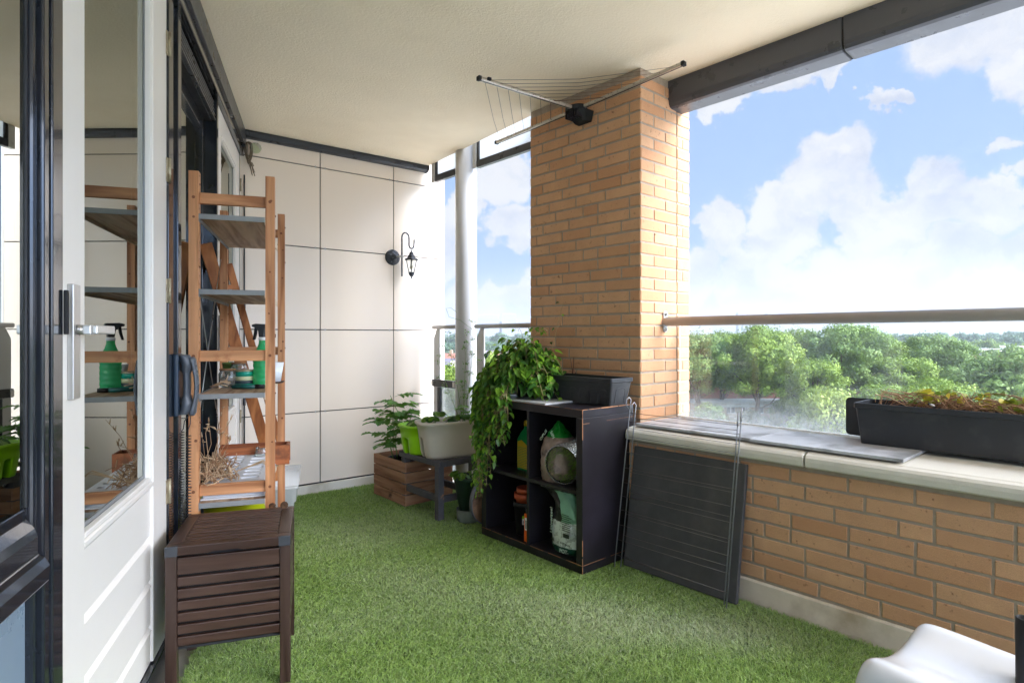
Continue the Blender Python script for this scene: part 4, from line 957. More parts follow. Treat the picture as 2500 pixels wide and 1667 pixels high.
# lower left: stacks of pots
M_bpot = mat('black_pot', srgb(34,34,36), .45, .1); M_terra = mat('terracotta_plastic', srgb(190,84,48), .5, .1)
def pot_prof(r0, r1, h, rim=.012): return [(0,.002),(r0,0),(r1-.004,h-rim),(r1,h-rim),(r1,h),(r1-.004,h),(r1-.006,h-rim),(r0-.003,.006),(0,.006)]
def pot(loc, r0, r1, h, m_, label, group=None, seg=32, rim=.012):
    o = MB().lathe(pot_prof(r0,r1,h,rim), seg=seg).build('plant_pot', m_, None, loc); return tag(o, label, 'pot', group)
p = Pc(.235,.12,cbot)
pot(p, .050, .066, .175, M_bpot, 'tall black plant pot at the bottom of the stack in the lower left compartment', rim=.03)
o = MB().lathe([(0,.0),(.040,.0),(.0555,.055),(.061,.055),(.061,.085),(.057,.085),(.054,.058),(.036,.006),(0,.006)]).build('plant_pot', M_terra, None, p+Vector((0,0,.135))); tag(o, 'terracotta coloured pot nested in the tall black pot', 'pot')
o = MB().lathe([(0,.0),(.034,.0),(.0475,.075),(.054,.075),(.054,.100),(.050,.100),(.046,.077),(.031,.006),(0,.006)]).build('plant_pot', M_terra, None, p+Vector((.006,.006,.146))); tag(o, 'second terracotta coloured pot nested on top of the stack', 'pot')
lb = thing('price_label', 'green and white barcode price label stuck on the tall black pot', 'label', p, math.atan2(-p.y, -p.x)+R(90))
# label faces the aisle
MB().box(-.017,-.0665,.095,.019,-.0655,.110).build('green_band', mat('lime_label', srgb(150,200,40), .5, .02), lb); MB().box(-.017,-.0662,.063,.019,-.0652,.0948).build('white_band', M_white, lb)
m = MB()
for i in range(9): m.box(-.012+i*.0029,-.0672,.068,-.012+i*.0029+(.0012 if i % 3 else .002),-.0663,.084)
m.build('barcode', M_black, lb)
p2 = Pc(.345,.075,cbot)
pot(p2, .030, .040, .165, M_bpot, 'slim black pot beside the divider', rim=.02)
pot(p2+Vector((0,0,.13)), .022, .034, .085, M_bpot, 'small black pot nested in the slim pot by the divider')
pot(p2+Vector((0,0,.165)), .020, .034, .075, M_terra, 'small terracotta pot topping the slim stack by the divider')
ol = thing('orange_sleeve', 'orange card sleeve with white label leaning by the cabinet divider', 'sleeve', Pc(.352,.026,cbot), RC)
MB().box(-.019,-.003,0,.019,.003,.145).build('card', mat('orange_card', srgb(240,100,20), .5, .05), ol); MB().box(-.013,-.0042,.06,.006,-.0032,.125).build('sticker', M_white, ol)
m = MB()
for i in range(8): m.box(-.009,-.0052,.07+i*.0055,.001,-.0043,.073+i*.0055)
m.build('barcode', M_black, ol)
# ---- drying rack and the dark slab that lean on the parapet
sl = MB().box(-.29,-.012,0,.29,.012,.575).build('rubber_slab', mat('dark_rubber_slab', srgb(72,70,70), .75, .12, 8, bump=.4, bscale=220, bdist=.002, col2=srgb(90,86,82), c2scale=2.2), None, Pp(-.295,-.100,0.002), RP, bevel=.003)
sl.rotation_euler = (R(-9.0), 0, RP); sl.rotation_mode = 'XYZ'; tag(sl, 'large square dark slab leaning on the parapet behind the wire rack', 'slab')
M_wire = mat('grey_coated_wire', srgb(150,150,152), .35, .1, 20, metal=.6)
M_wirec = mat('aged_cross_wire', srgb(104,96,90), .5, .2, 20, metal=.3)
def wire_rack(label, s0, s1, nb, nt_top, ztop, zs_h, hookd, seed):
    t = thing('wire_rack', label, 'drying rack', Pp((s0+s1)/2, nb, 0), RP, 'folded wire drying racks')
    h = (s1-s0)/2; rs = random.Random(seed)
    f = lambda x, z: Vector((x, (nt_top-nb)*z/ztop, z))
    for sg in (-1, 1):
        for off in (0,):
            x = sg*(h-off*(1 if sg > 0 else 1)); m = MB()
            top_ = [f(x,ztop-.02), f(x,ztop)+Vector((0,.0,.0)), f(x,ztop+.012)+Vector((sg*.006,-.010,0)), f(x,ztop)+Vector((sg*.010,-.022,0)), f(x,ztop-.03)+Vector((sg*.008,-.020,0)), f(x,ztop-.045)+Vector((sg*.004,-.008,0))]
            m.tube([f(x-sg*.0,0)]+top_, .0030, 6); m.build('side_wire', M_wire, t)
    for z in zs_h:
        dz = rs.uniform(-.002,.006); MB().tube([f(-h,z), f(-h*.3,z+dz*.4)+Vector((0,-.002,0)), f(h,z+dz)], .0013, 5).build('cross_wire', M_wirec, t)
    return t
wire_rack('folded grey wire drying rack in front of the slab with hooked ends', -.600, -.020, -.160, -.030, .80, [.06,.13,.20,.27,.335,.40,.47,.545,.62,.66,.695,.735], 0, 1)
wire_rack('second folded wire rack hidden close behind the front one', -.578, -.042, -.140, -.018, .775, [.045,.15,.25,.355,.45,.60,.71], 0, 2)
# ---- wall mounted fan dryer near the ceiling
hub = Vector((.366, 3.30, 2.375)); dr = thing('ceiling_dryer', 'fan shaped folding clothes dryer with three metal arms on the pillar top', 'clothes dryer', hub, 0)
A_ = Vector((-.163,2.926,2.385))-hub; B_ = Vector((.811,2.806,2.402))-hub; C_ = Vector((-.100,3.86,2.372))-hub
M_alu = mat('brushed_aluminium', srgb(190,182,170), .3, .08, 30, metal=.7)
for v, nm in ((A_,'arm'),(B_,'arm'),(C_,'arm')):
    d = v.normalized(); o = MB().beam(d*.05, v, .024, .018).build(nm, M_alu, dr, bevel=.004)
    MB().beam(d*.06, v*.985, .006, .0195).build('arm_groove', M_black, o)
    MB().beam(v*.985, v*1.012, .027, .022).build('end_cap', M_black, o, bevel=.003)
m = MB(); d = A_.normalized(); m.beam(A_-d*.06+Vector((0,0,.004)), A_-d*.04+Vector((0,0,.004)), .05, .014); m.build('catch', M_black, dr, bevel=.003)
HUBP = [(.055*math.cos(a)+(-.01), .055*math.sin(a)) for a in [R(q) for q in range(0,360,20)]]
q = Matrix.Rotation(RP, 4, 'Z')
MB().prism([(x*1.2,y) for x,y in HUBP], -.012, .014, M=q).build('hub_disc', M_black, dr, bevel=.003)
m = MB(); m.loft([[(x,y,-.013) for x,y in [(-.065,.06),(.065,.06),(.065,-.02),(.045,-.05),(-.045,-.05),(-.065,-.02)]],[(x,y,-.07) for x,y in [(-.045,.058),(.05,.058),(.045,.02),(.03,.0),(-.03,.0),(-.04,.02)]]], smooth=False, M=q)
m.build('wall_bracket', M_black, dr, bevel=.002)
m = MB()
for i in range(6): m.box(-.048+i*.017,-.052,-.055,-.043+i*.017,.01,-.016, M=q)
m.build('bracket_ribs', mat('dark_ribs', srgb(40,38,44), .4, .1), dr)
m = MB()
for i in range(7):
    f = .30+i*.108
    for P, Q in ((A_,B_),(A_,C_)):
        a, b = P*f, Q*f; mid = (a+b)/2-Vector((0,0,.004+.004*i)); m.tube([a,a.lerp(mid,.5)-Vector((0,0,.001)),mid,b.lerp(mid,.5)-Vector((0,0,.001)),b], .0011 if i else .0028, 5)
m.build('lines', mat('brown_line', srgb(112,88,72), .7, .1), dr)
# ---- stool with two planters
M_grw = mat('grey_painted_wood', srgb(76,74,76), .7, .14, 8, bump=.4, bscale=60, bdist=.002, stretch=(3,3,1), col2=srgb(140,110,84), c2scale=9, c2lo=.64, c2hi=.7)
ST = Vector((-.434,3.564,0)); RS = RC
stl = thing('stool', 'low grey painted wooden stool with worn paint carrying two planters', 'stool', ST+Vector((-.656,.755,0))*.48, RS)   # x to right-front .48, y depth .30
SW, SD, SHt = .48, .31, .36
MB().box(0,0,SHt-.035,SW,.045,SHt).build('top_rail', M_grw, stl, bevel=.003); MB().box(0,SD-.045,SHt-.035,SW,SD,SHt).build('top_rail', M_grw, stl, bevel=.003)
MB().box(0,.0455,SHt-.035,.045,SD-.0455,SHt).build('top_rail', M_grw, stl, bevel=.003); MB().box(SW-.045,.0455,SHt-.035,SW,SD-.0455,SHt).build('top_rail', M_grw, stl, bevel=.003)
for i in range(4):
    y = .05+i*.054; MB().box(.0455,y,SHt-.028,SW-.0455,y+.046,SHt-.008).build('seat_slat', M_grw, stl, bevel=.003)
M_grz = mat('grey_painted_leg', srgb(76,74,76), .7, .14, 8, bump=.4, bscale=60, bdist=.002, col2=srgb(160,112,80), c2scale=11, c2lo=.62, c2hi=.68)
for x in (.045, SW-.045):
    for y in (.028, SD-.028): MB().box(x-.021,y-.021,0,x+.021,y+.021,SHt-.0355).build('leg', M_grz, stl, bevel=.003)
for y in (.028, SD-.028): MB().box(.0665,y-.012,.105,SW-.0665,y+.012,.145).build('stretcher', M_grw, stl, bevel=.003)
for x in (.045, SW-.045): MB().box(x-.012,.0495,.10,x+.012,SD-.0495,.14).build('stretcher', M_grw, stl, bevel=.003)
def Ps(x, y, z=0): return ST+Vector((-.656,.755,0))*(.48-x)+DS*y+Vector((0,0,z))
def hanger(name, label, loc, rz, L_, Wt, H, m_):
    """railing planter: long rounded tub with a saddle slot running under it"""
    t = thing(name, label, 'planter', loc, rz)
    def el(a, b, z, n=40):
        out = []
        for k in range(n):
            q = 2*math.pi*k/n; c, s = math.cos(q), math.sin(q)
            out.append((a*math.copysign(abs(c)**.55, c), b*math.copysign(abs(s)**.55, s), z))
        return out
    a, b = L_/2, Wt/2; m = MB()
    m.loft([el(a*.80,b*.80,0),el(a*.83,b*.84,.02),el(a*.90,b*.92,H*.6),el(a*.95,b*.96,H*.9),el(a*.985,b*.985,H*.91),el(a,b,H*.93),el(a,b,H*.985),el(a*.985,b*.98,H),el(a*.96,b*.94,H),el(a*.93,b*.92,H*.9),el(a*.84,b*.84,H*.62),el(a*.82,b*.80,H*.60)])
    o = m.build('planter_body', m_, t)
    c = MB(); sl_ = [(-.022,-.02),(.022,-.02),(.022,H*.48),(.016,H*.54),(.0,H*.565),(-.016,H*.54),(-.022,H*.48)]
    c.loft([[(x,y,z) for y,z in sl_] for x in (-a*1.1,a*1.1)], smooth=False); cut(o, c)
    MB().loft([el(a*.83,b*.80,H*.601),el(a*.86,b*.85,H*.80)]).build('soil', M_soilm, t)
    return t
M_soilm = mat('potting_soil', srgb(70,52,40), .95, .35, 60, bump=1.0, bscale=90, bdist=.006)
M_lime = mat('lime_plastic', srgb(150,210,20), .35, .06, 4, col2=srgb(120,160,40), c2scale=6, c2lo=.6, c2hi=.8); M_bone = mat('bone_plastic', srgb(214,204,186), .55, .04, 8, bump=.1, bscale=200, bdist=.001, grain=.25)
hanger('lime_planter', 'lime green railing planter at the rear end of the grey stool', Ps(.13,.135,SHt), RC+R(90), .36, .25, .185, M_lime)
hanger('cream_planter', 'cream speckled railing planter at the front end of the grey stool', Ps(.335,.20,SHt), RC+R(78), .48, .26, .225, M_bone)
# ---- crate
CR = Vector((-.698,3.876,0))
cr = thing('wooden_crate', 'weathered brown slatted crate on the turf by the cream wall', 'crate', CR+Vector((-.656,.755,0))*.425, RC)
M_crw = wood('old_crate_board', srgb(158,116,86), 'x', wear=srgb(74,50,36), rough=.85); M_crwy = wood('old_crate_board_side', srgb(154,114,84), 'y', wear=srgb(72,50,38), rough=.85)
for i in range(4):
    z = .006+i*.0725
    for y in (.0,.368): MB().box(.0,y,z,.425,y+.012,z+.066).build('board', M_crw, cr, bevel=.002)
    for x in (.0,.413): MB().box(x,.0125,z,x+.012,.3675,z+.066).build('board', M_crwy, cr, bevel=.002)
for x in (.0125,.3905):
    for y in (.0125,.3455): MB().box(x,y,.0,x+.022,y+.022,.285).build('corner_post', M_crwy, cr, bevel=.002)
MB().box(.0125,.0125,.02,.4125,.3675,.03).build('base', M_crw, cr)
def Pk(x, y, z=0): return CR+Vector((-.656,.755,0))*(.425-x)+DS*y+Vector((0,0,z))
# pots in the crate
p_t = Pk(.20,.12,.031); o = MB().lathe(pot_prof(.085,.115,.245,.02)).build('plant_pot', M_bpot, None, p_t); tag(o, 'black pot inside the wooden crate holding the tomato plant', 'pot')
o = MB().lathe([(0,.232),(.10,.232)], seg=24).lathe([(0,.16),(.085,.16),(.10,.228),(0,.231)]).build('soil', M_soilm, None, p_t); o.parent = None; tag(o, 'dark soil in the black pot of the tomato plant', 'soil')
# ---- dark green pot with saucer and the round disc
GP = Vector(((1143-1250)/1450*3.60, 3.60, 0))
gp = thing('green_pot', 'tall dark green pot on a grey base between stool and cabinet', 'pot', GP)
MB().lathe([(0,.0),(.060,.0),(.068,.01),(.072,.075),(.068,.075),(.060,.02),(0,.02)]).build('base_pot', mat('mossy_grey_plastic', srgb(108,116,104), .6, .2, 20), gp)
MB().lathe([(0,.052),(.050,.052),(.088,.255),(.092,.256),(.092,.272),(.087,.272),(.085,.255),(.05,.07),(0,.07)]).build('pot_body', mat('dark_green_plastic', srgb(44,70,56), .45, .08), gp)
MB().lathe([(0,.235),(.080,.240)]).build('soil', M_soilm, gp)
MB().tube([(.03,-.06,.27),(.03,-.062,.315),(.045,-.065,.33),(.06,-.062,.322)], .004, 6).build('white_tag', M_white, gp)
M_disc = mat('stained_disc', srgb(150,112,84), .8, .25, 14, bump=.3, bscale=60, col2=srgb(70,52,42), c2scale=9, c2lo=.48, c2hi=.62)
dz = thing('round_disc', 'round stained board with a grey metal rim leaning on the cabinet side', 'disc', Pc(-.045,.145,.0), RC)
# faces the lens, its lower edge on the turf, top against the cabinet
Md = Matrix.Translation((-.012,.0,.180))@Matrix.Rotation(R(12),4,'Y')@Matrix.Rotation(R(90),4,'Y')@Matrix.Rotation(0,4,'Z')
MB().lathe([(0,-.006),(.172,-.006),(.172,.006),(0,.006)], seg=56, M=Md, smooth=False).build('board', M_disc, dz)
MB().lathe([(.1725,-.014),(.178,-.014),(.178,.012),(.1725,.012),(.1725,-.014)], seg=56, M=Md, caps=False).build('rim', mat('grey_rim', srgb(112,112,118), .45, .1, metal=.3), dz)
# ---- long planter on the ledge, with an upturned saucer behind
PW = Pp(.828,.325,.6805)
lp = trough('window_box', 'long black window box full of dead vines on the parapet ledge', 1.0, .20, .165, PW, RP+R(1.5), .022)
MB().loft([rrect(.455,.075,.01,.08,4),rrect(.468,.083,.01,.128,4)], smooth=False).build('soil', M_soilm, lp)
sv = MB(); sv.loft([[(x,y,z) for x,_,z in rrect(0,0,0,0)] for y in ()]) if False else None
m = MB(); ring = lambda s, y: [(x*s, y, .085+z*s) for x,z in [(p_[0],p_[1]) for p_ in rrect(.16,.082,.018,0,5)]]
m.loft([ring(1,0),ring(1,.006),ring(.97,.008),ring(.95,.022),ring(.93,.022),ring(.94,.006),ring(.93,.004)], smooth=False)
o = m.build('planter_saucer', M_bpl, None, Pp(.398,.405,.6805), RP); tag(o, 'black rectangular saucer on edge between the window box and the glass', 'saucer')
# ---- white moulded stool and the black tube
ws = thing('moulded_chair', 'glossy white moulded plastic seat in the lower right corner', 'chair', Vector((.867,1.364,0)), math.atan2(-.84,.54))
M_wp = mat('glossy_white_plastic', srgb(226,226,229), .16, .01, 3, coat=.5, col2=srgb(212,210,205), c2scale=6, c2lo=.6, c2hi=.8)
# cross-section (y: aisle -> wall), swept along x towards the lens
sec = [(-.195,.10),(-.187,.20),(-.176,.30),(-.166,.365),(-.155,.400),(-.138,.420),(-.118,.424),(-.090,.414),(-.045,.402),(.0,.399),(.045,.406),(.085,.420),(.112,.432),(.132,.434),(.146,.424),(.152,.40),(.158,.30),(.164,.10)]
m = MB(); rings = []
for x, dzz, sc_ in ((.004,-.20,.99),(.003,-.06,.985),(.006,-.02,.985),(.016,-.004,.99),(.04,.0,1),(.15,-.004,1),(.28,-.006,1),(.40,-.002,1),(.46,0,1)):
    rings.append([(x,y*sc_,max(.0,z+dzz*(1 if z > .3 else .35))) for y,z in sec])
m.loft(rings, caps=(False,False), closed=False); m.build('seat_shell', M_wp, ws, sub=2, solid=.010)
for x, y in ((.06,-.15),(.06,.13),(.40,-.15),(.40,.13)): MB().tube([(x,y,.11),(x,y*1.05,0)], [.016,.012], 12).build('leg', M_wp, ws)
bt = MB().lathe([(.017,0),(.017,.544),(.0145,.546),(.0145,.45)], seg=24).build('black_tube', M_bpot, None, Vector((1.043,1.205,0))); tag(bt, 'upright black tube at the right edge beside the white seat', 'tube')
# ================================================================ plants
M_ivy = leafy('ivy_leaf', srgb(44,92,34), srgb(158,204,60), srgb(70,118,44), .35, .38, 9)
M_tom = leafy('tomato_leaf', srgb(60,110,44), srgb(130,176,76), srgb(84,130,56), .55, .35, 9)
M_stem = mat('green_stem', srgb(110,140,70), .6, .15, 20); M_bstem = mat('pale_stem', srgb(160,140,96), .7, .2, 20)
def heart(m, pos, d, nrm, s, tint, fold=.25):
    """heart-shaped folded leaf: d = towards the tip, nrm = upper side"""
    d = d.normalized(); nrm = (nrm-d*nrm.dot(d)); nrm = nrm.normalized() if nrm.length > 1e-4 else d.orthogonal().normalized(); r = d.cross(nrm)
    P = lambda x, y, z: pos+r*(x*s)+d*(y*s)+nrm*(z*s)
    c = [P(0,0,0), P(0,.35,-.02), P(0,.7,-.06), P(0,1.05,-.18)]
    for sg in (-1, 1):
        o = [P(sg*.22,-.14,fold*.5), P(sg*.43,.06,fold), P(sg*.44,.36,fold*.9), P(sg*.26,.72,fold*.35)]
        f = [(0,4,5,1),(1,5,6,2),(2,6,7,3)] if sg > 0 else [(0,1,5,4),(1,2,6,5),(2,3,7,6)]
        vs = c+o; m.add([vs[0],vs[1],vs[2],vs[3],o[0],o[1],o[2],o[3]], [f[0], f[1], f[2]] , 0, True, None, tint)
def vine(m_st, m_lf, pts, rs, s0=.045, s1=.03, step=.035, r=.0018, bright=.0, droop=.6, out=None):
    pts = [Vector(p) for p in pts]; seg = []
    for i in range(len(pts)-1):
        n = max(2, int((pts[i+1]-pts[i]).length/.02))
        for k in range(n):
            t = k/n; a = pts[max(0,i-1)]; b = pts[i]; c = pts[i+1]; d = pts[min(len(pts)-1,i+2)]
            seg.append(.5*((2*b)+(c-a)*t+(2*a-5*b+4*c-d)*t*t+(3*b-a-3*c+d)*t**3))
    seg.append(pts[-1]); m_st.tube(seg, [r*(1-.5*i/len(seg)) for i in range(len(seg))], 4)
    acc = 0
    for i in range(1, len(seg)):
        acc += (seg[i]-seg[i-1]).length
        if acc > step:
            acc = rs.uniform(-.3,.2)*step; t = i/len(seg); s = (s0*(1-t)+s1*t)*rs.uniform(.6,1.25)
            a = rs.uniform(0, 6.283); side = Vector((math.cos(a), math.sin(a), rs.uniform(-.2,.5)))
            if out is not None: side = (side+out*.9).normalized()
            q = seg[i]+side*rs.uniform(.012,.03); m_st.tube([seg[i], q], .0009, 3)
            d = (side*.7+Vector((0,0,-droop))+Vector((rs.uniform(-.3,.3),rs.uniform(-.3,.3),rs.uniform(-.3,.3))))
            nrm = side*.6+Vector((0,0,.8))+Vector((rs.uniform(-.5,.5),rs.uniform(-.5,.5),rs.uniform(-.2,.3)))
            tt = min(.98, max(.02, rs.random()**1.7*.8+bright)); heart(m_lf, q, d, nrm, s, tt)
# ---- trailing ivy on the cabinet: the crown sits left of the trough and long vines hang over the front-left corner
rs = random.Random(17)
IV = Pc(.165,.20,CH+.009)
iv = thing('trailing_plant', 'large trailing heart leaved plant spilling over the left end of the black cabinet', 'plant', IV)
MB().lathe([(0,0),(.062,0),(.085,.105),(.090,.106),(.090,.122),(.084,.122),(.08,.105),(.06,.01),(0,.01)]).build('pot_body', M_bpot, iv); MB().lathe([(0,.098),(.078,.10)]).build('soil', M_soilm, iv)
st_, lf_ = MB(), MB()
ex = Vector((.656,-.755,0)); ey = DS.copy()      # cabinet axes
def L_(x, y, z): return ex*x+ey*y+Vector((0,0,z))
for i in range(74):           # crown dome
    a = rs.uniform(0, 6.283); e = rs.uniform(.1, 1.35); R0 = rs.uniform(.13,.225)
    dx, dy = math.cos(a)*math.cos(e)*1.15, math.sin(a)*math.cos(e)*.8
    top = L_(dx*R0, dy*R0*.9-.02, .10+math.sin(e)*R0*1.05)
    end = top+L_(dx*.08, dy*.06, rs.uniform(-.14,-.02))
    vine(st_, lf_, [L_(rs.uniform(-.04,.04),rs.uniform(-.04,.04),.10), L_(dx*R0*.5,dy*R0*.5,.12+math.sin(e)*R0*.8), top, end], rs, .054, .036, .019, bright=.02)
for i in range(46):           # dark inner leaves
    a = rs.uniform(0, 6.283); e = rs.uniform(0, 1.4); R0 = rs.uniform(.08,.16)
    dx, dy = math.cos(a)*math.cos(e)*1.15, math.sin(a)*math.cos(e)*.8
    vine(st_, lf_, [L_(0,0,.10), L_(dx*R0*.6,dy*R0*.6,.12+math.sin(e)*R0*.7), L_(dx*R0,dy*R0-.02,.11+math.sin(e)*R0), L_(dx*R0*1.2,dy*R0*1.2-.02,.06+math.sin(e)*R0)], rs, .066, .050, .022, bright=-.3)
for i in range(330):          # the closed leaf canopy of the crown
    a = rs.uniform(0, 6.283); e = math.asin(rs.uniform(-.25, 1)); q = rs.uniform(.72, 1.06)
    o_ = L_(math.cos(a)*math.cos(e), math.sin(a)*math.cos(e), math.sin(e)); P_ = L_(math.cos(a)*math.cos(e)*.215*q+.015, math.sin(a)*math.cos(e)*.165*q-.035, .085+math.sin(e)*.175*q)
    heart(lf_, P_, o_*.7+Vector((rs.uniform(-.5,.5),rs.uniform(-.5,.5),-.7)), o_+Vector((rs.uniform(-.5,.5),rs.uniform(-.5,.5),.5)), rs.uniform(.030,.062), min(.95, .02+rs.random()**2.2*.7), rs.uniform(.1,.4))
    if i % 3 == 0: st_.tube([L_(0,-.02,.08), P_*.6+Vector((0,0,.03)), P_], .0012, 3)
for i in range(44):            # hanging curtain over the front-left
    x0 = rs.uniform(-.17,.10); y0 = rs.uniform(-.235,-.215); ln = rs.uniform(.18,.52) if x0 < -.02 else rs.uniform(.08,.26)
    zz = .02
    vine(st_, lf_, [L_(rs.uniform(-.05,.03),-.03,.13), L_(x0*.6,-.12,.17+rs.uniform(-.03,.06)), L_(x0,y0,.05), L_(x0+rs.uniform(-.03,.03),y0-rs.uniform(.0,.02),-ln*.5), L_(x0+rs.uniform(-.04,.03),y0-rs.uniform(-.005,.02),-ln)], rs, .048, .028, .021, bright=.04, droop=.8)
for i in range(26):            # outer vines on the daylight side, its brightness put into their tint
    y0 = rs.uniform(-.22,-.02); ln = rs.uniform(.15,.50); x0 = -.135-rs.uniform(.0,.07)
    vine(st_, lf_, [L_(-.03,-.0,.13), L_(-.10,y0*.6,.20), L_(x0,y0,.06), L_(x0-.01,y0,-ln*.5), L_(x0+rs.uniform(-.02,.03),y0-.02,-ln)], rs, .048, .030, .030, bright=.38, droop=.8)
for i in range(8):             # long thin tips down to the disc
    x0 = rs.uniform(-.20,-.12); y0 = -.235
    vine(st_, lf_, [L_(x0,y0,.05), L_(x0,y0-.01,-.2), L_(x0+rs.uniform(-.01,.03),y0-.01,-.40), L_(x0+rs.uniform(.0,.04),y0-.01,-rs.uniform(.48,.56))], rs, .032, .018, .035, bright=.1, droop=1)
# stray shoots standing up, one along the bricks to the right
vine(st_, lf_, [L_(.05,.05,.2), L_(.14,.06,.28), L_(.19,.05,.40), L_(.235,.05,.52)], rs, .035, .014, .06)
for dx in (-.02,.03,.06,.09): vine(st_, lf_, [L_(0,0,.2), L_(dx*.7,-.02,.32), L_(dx*1.6,-.03,.38), L_(dx*2.3,-.03,.36)], rs, .030, .026, .03, bright=.3)
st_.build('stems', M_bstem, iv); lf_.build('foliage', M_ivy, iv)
# ---- tomato plant
def compound(m_st, m_lf, p0, d, ln, rs, s, tb):
    d = d.normalized(); side = d.cross(Vector((0,0,1))).normalized(); prev = p0; n = 4; pts = [p0]
    for i in range(1, n+1):
        q = p0+d*ln*i/n+Vector((0,0,-.35*ln*(i/n)**2)); pts.append(q)
    m_st.tube(pts, .0011, 4)
    def lf(pos, dd, s_):
        dd = dd.normalized(); n_ = Vector((rs.uniform(-.3,.3),rs.uniform(-.3,.3),1)); r = dd.cross(n_).normalized(); up = r.cross(dd)
        w = [(.0,.0),(.24,.08),(.46,.16),(.30,.34),(.46,.46),(.26,.58),(.28,.74),(.0,1.0)]
        vs = [pos+r*(x*s_)+dd*(y*s_)+up*(x*.25*s_-.22*s_*y*y) for x,y in w]+[pos+r*(-x*s_)+dd*(y*s_)+up*(x*.25*s_-.22*s_*y*y) for x,y in w[1:-1]]
        mids = [pos+dd*(y*s_)-up*(.22*s_*y*y) for y in (.16,.34,.58)]
        b = len(vs); vs += mids
        tt = min(.98,max(.02,rs.random()*.7+tb))
        m_lf.add(vs, [(0,1,2,b),(b,2,3,b+1),(b+1,3,4,5,b+2),(b+2,5,6,7),(0,b,9,8),(b,b+1,10,9),(b+1,b+2,12,11,10),(b+2,7,13,12)], 0, False, None, tt)
    for i in range(1, n+1):
        q = pts[i]
        if i < n:
            for sg in (-1,1): lf(q, side*sg+d*.5+Vector((0,0,-.3)), s*rs.uniform(.75,1.1))
        else: lf(q, d+Vector((0,0,-.4)), s*1.2)
rs = random.Random(4)
tp = thing('tomato_plant', 'young tomato plant with toothed leaves growing from the crate', 'plant', p_t+Vector((0,0,.233)))
a_, b_ = MB(), MB()
for j, (bx, by, H_) in enumerate(((-.04,.0,.44),(.035,.02,.36),(-.06,-.04,.32))):
    pts = [(bx,by,0),(bx*1.2-.01,by,.12*H_/.4),(bx-.02*(j-1),by,.26*H_/.4),(bx-.05*(j==0)+.03*(j==1),by,H_)]
    a_.tube(pts, [.0042,.0036,.003,.0015], 6)
    for k in range(9):
        t = .22+.76*k/8; z = H_*t; a = k*2.4+j; L0 = .185*(1-.30*t)
        compound(a_, b_, Vector((bx-.02*t,by,z)), Vector((math.cos(a),math.sin(a)*.9,.5)), L0, rs, .074, .25)
a_.build('stems', M_stem, tp); b_.build('foliage', M_tom, tp)
# ---- strawberry-like leaves and a tall seeding stalk in the cream planter
PCm = Ps(.335,.20,SHt+.225*.80); PLm = Ps(.13,.135,SHt+.185*.80)
def broad(m, pos, d, s, tt, rs):
    nrm = Vector((rs.uniform(-.4,.4),rs.uniform(-.4,.4),1)); d = d.normalized(); r = d.cross(nrm).normalized(); up = r.cross(d); n = 12; vs = [pos+d*.5*s]
    for k in range(n):
        a = 2*math.pi*k/n; e = 1+.10*(k % 2); vs.append(pos+d*(.5*s-.5*s*math.cos(a)*e)+r*(.42*s*math.sin(a)*e)+up*(.10*s*abs(math.sin(a))-.08*s*(1-math.cos(a))))
    m.add(vs, [(0,1+k,1+(k+1)%n) for k in range(n)], 0, True, None, tt)
def strawberry(root, name, label, n, seed, spread, hmax, bright=0):
    t = thing(name, label, 'plant', root); rs = random.Random(seed); a_, b_ = MB(), MB()
    for i in range(n):
        a = rs.uniform(0,6.283); h = rs.uniform(.05,hmax); d = Vector((math.cos(a),math.sin(a),0)); tip = d*spread*rs.uniform(.4,1)+Vector((0,0,h))
        a_.tube([Vector((0,0,0))+d*.005, d*spread*.3+Vector((0,0,h*.7)), tip], .0016, 4)
        for k in (-1,0,1):
            e = Matrix.Rotation(k*1.1,3,'Z') @ d; broad(b_, tip, e+Vector((0,0,-.35)), rs.uniform(.045,.062), min(.98,rs.random()*.6+bright), rs)
    a_.build('stems', M_stem, t); b_.build('foliage', M_ivy, t); return t
axc = Vector((math.cos(RC+R(78)), math.sin(RC+R(78)), 0))
strawberry(PCm-axc*.13, 'strawberry_plant', 'low dark green leafy plant at the rear end of the cream planter', 7, 2, .055, .10)
strawberry(PCm+axc*.02, 'strawberry_plant', 'dark broad leafed plant hanging into the middle of the cream planter', 6, 3, .06, .07)
strawberry(PLm+Vector((-.05,-.02,0)), 'strawberry_plant', 'small dark green leafy plant in the lime green planter', 5, 5, .05, .045)
rs = random.Random(31)
sk_ = thing('seeding_herb', 'tall thin seeding herb stalk with tiny flower heads rising from the cream planter', 'plant', PCm+axc*.07)
a_, b_ = MB(), MB()
for (dx, dy, H_, lean) in ((.0,.0,.56,-.10),(-.03,.01,.42,-.14),(.02,.0,.62,.06),(.0,.02,.50,.02)):
    p1 = Vector((dx+lean*.4, dy, H_*.5)); p2 = Vector((dx+lean, dy, H_)); pts = [Vector((dx*.3,dy,0)), p1, p2]; a_.tube(pts, [.0022,.0015,.0008], 5)
    for k in range(8):
        t = .3+.7*k/7; q = (p1.lerp(p2, (t-.5)*2) if t > .5 else pts[0].lerp(p1, t*2)); a = rs.uniform(0,6.28)
        e = q+Vector((math.cos(a)*.05, math.sin(a)*.05, .05))*rs.uniform(.5,1.2); a_.tube([q,e], .0007, 4)
        for c in range(11):
            f = e+Vector((rs.gauss(0,.012),rs.gauss(0,.012),rs.gauss(0,.008))); a_.tube([e,f], .0004, 3)
            s = rs.uniform(.003,.006); u_ = Vector((rs.uniform(-1,1),rs.uniform(-1,1),rs.uniform(-1,1))).normalized()*s; v_ = u_.orthogonal().normalized()*s
            b_.add([f-u_,f+v_,f+u_,f-v_], [(0,1,2,3)], 0, False, None, rs.random())
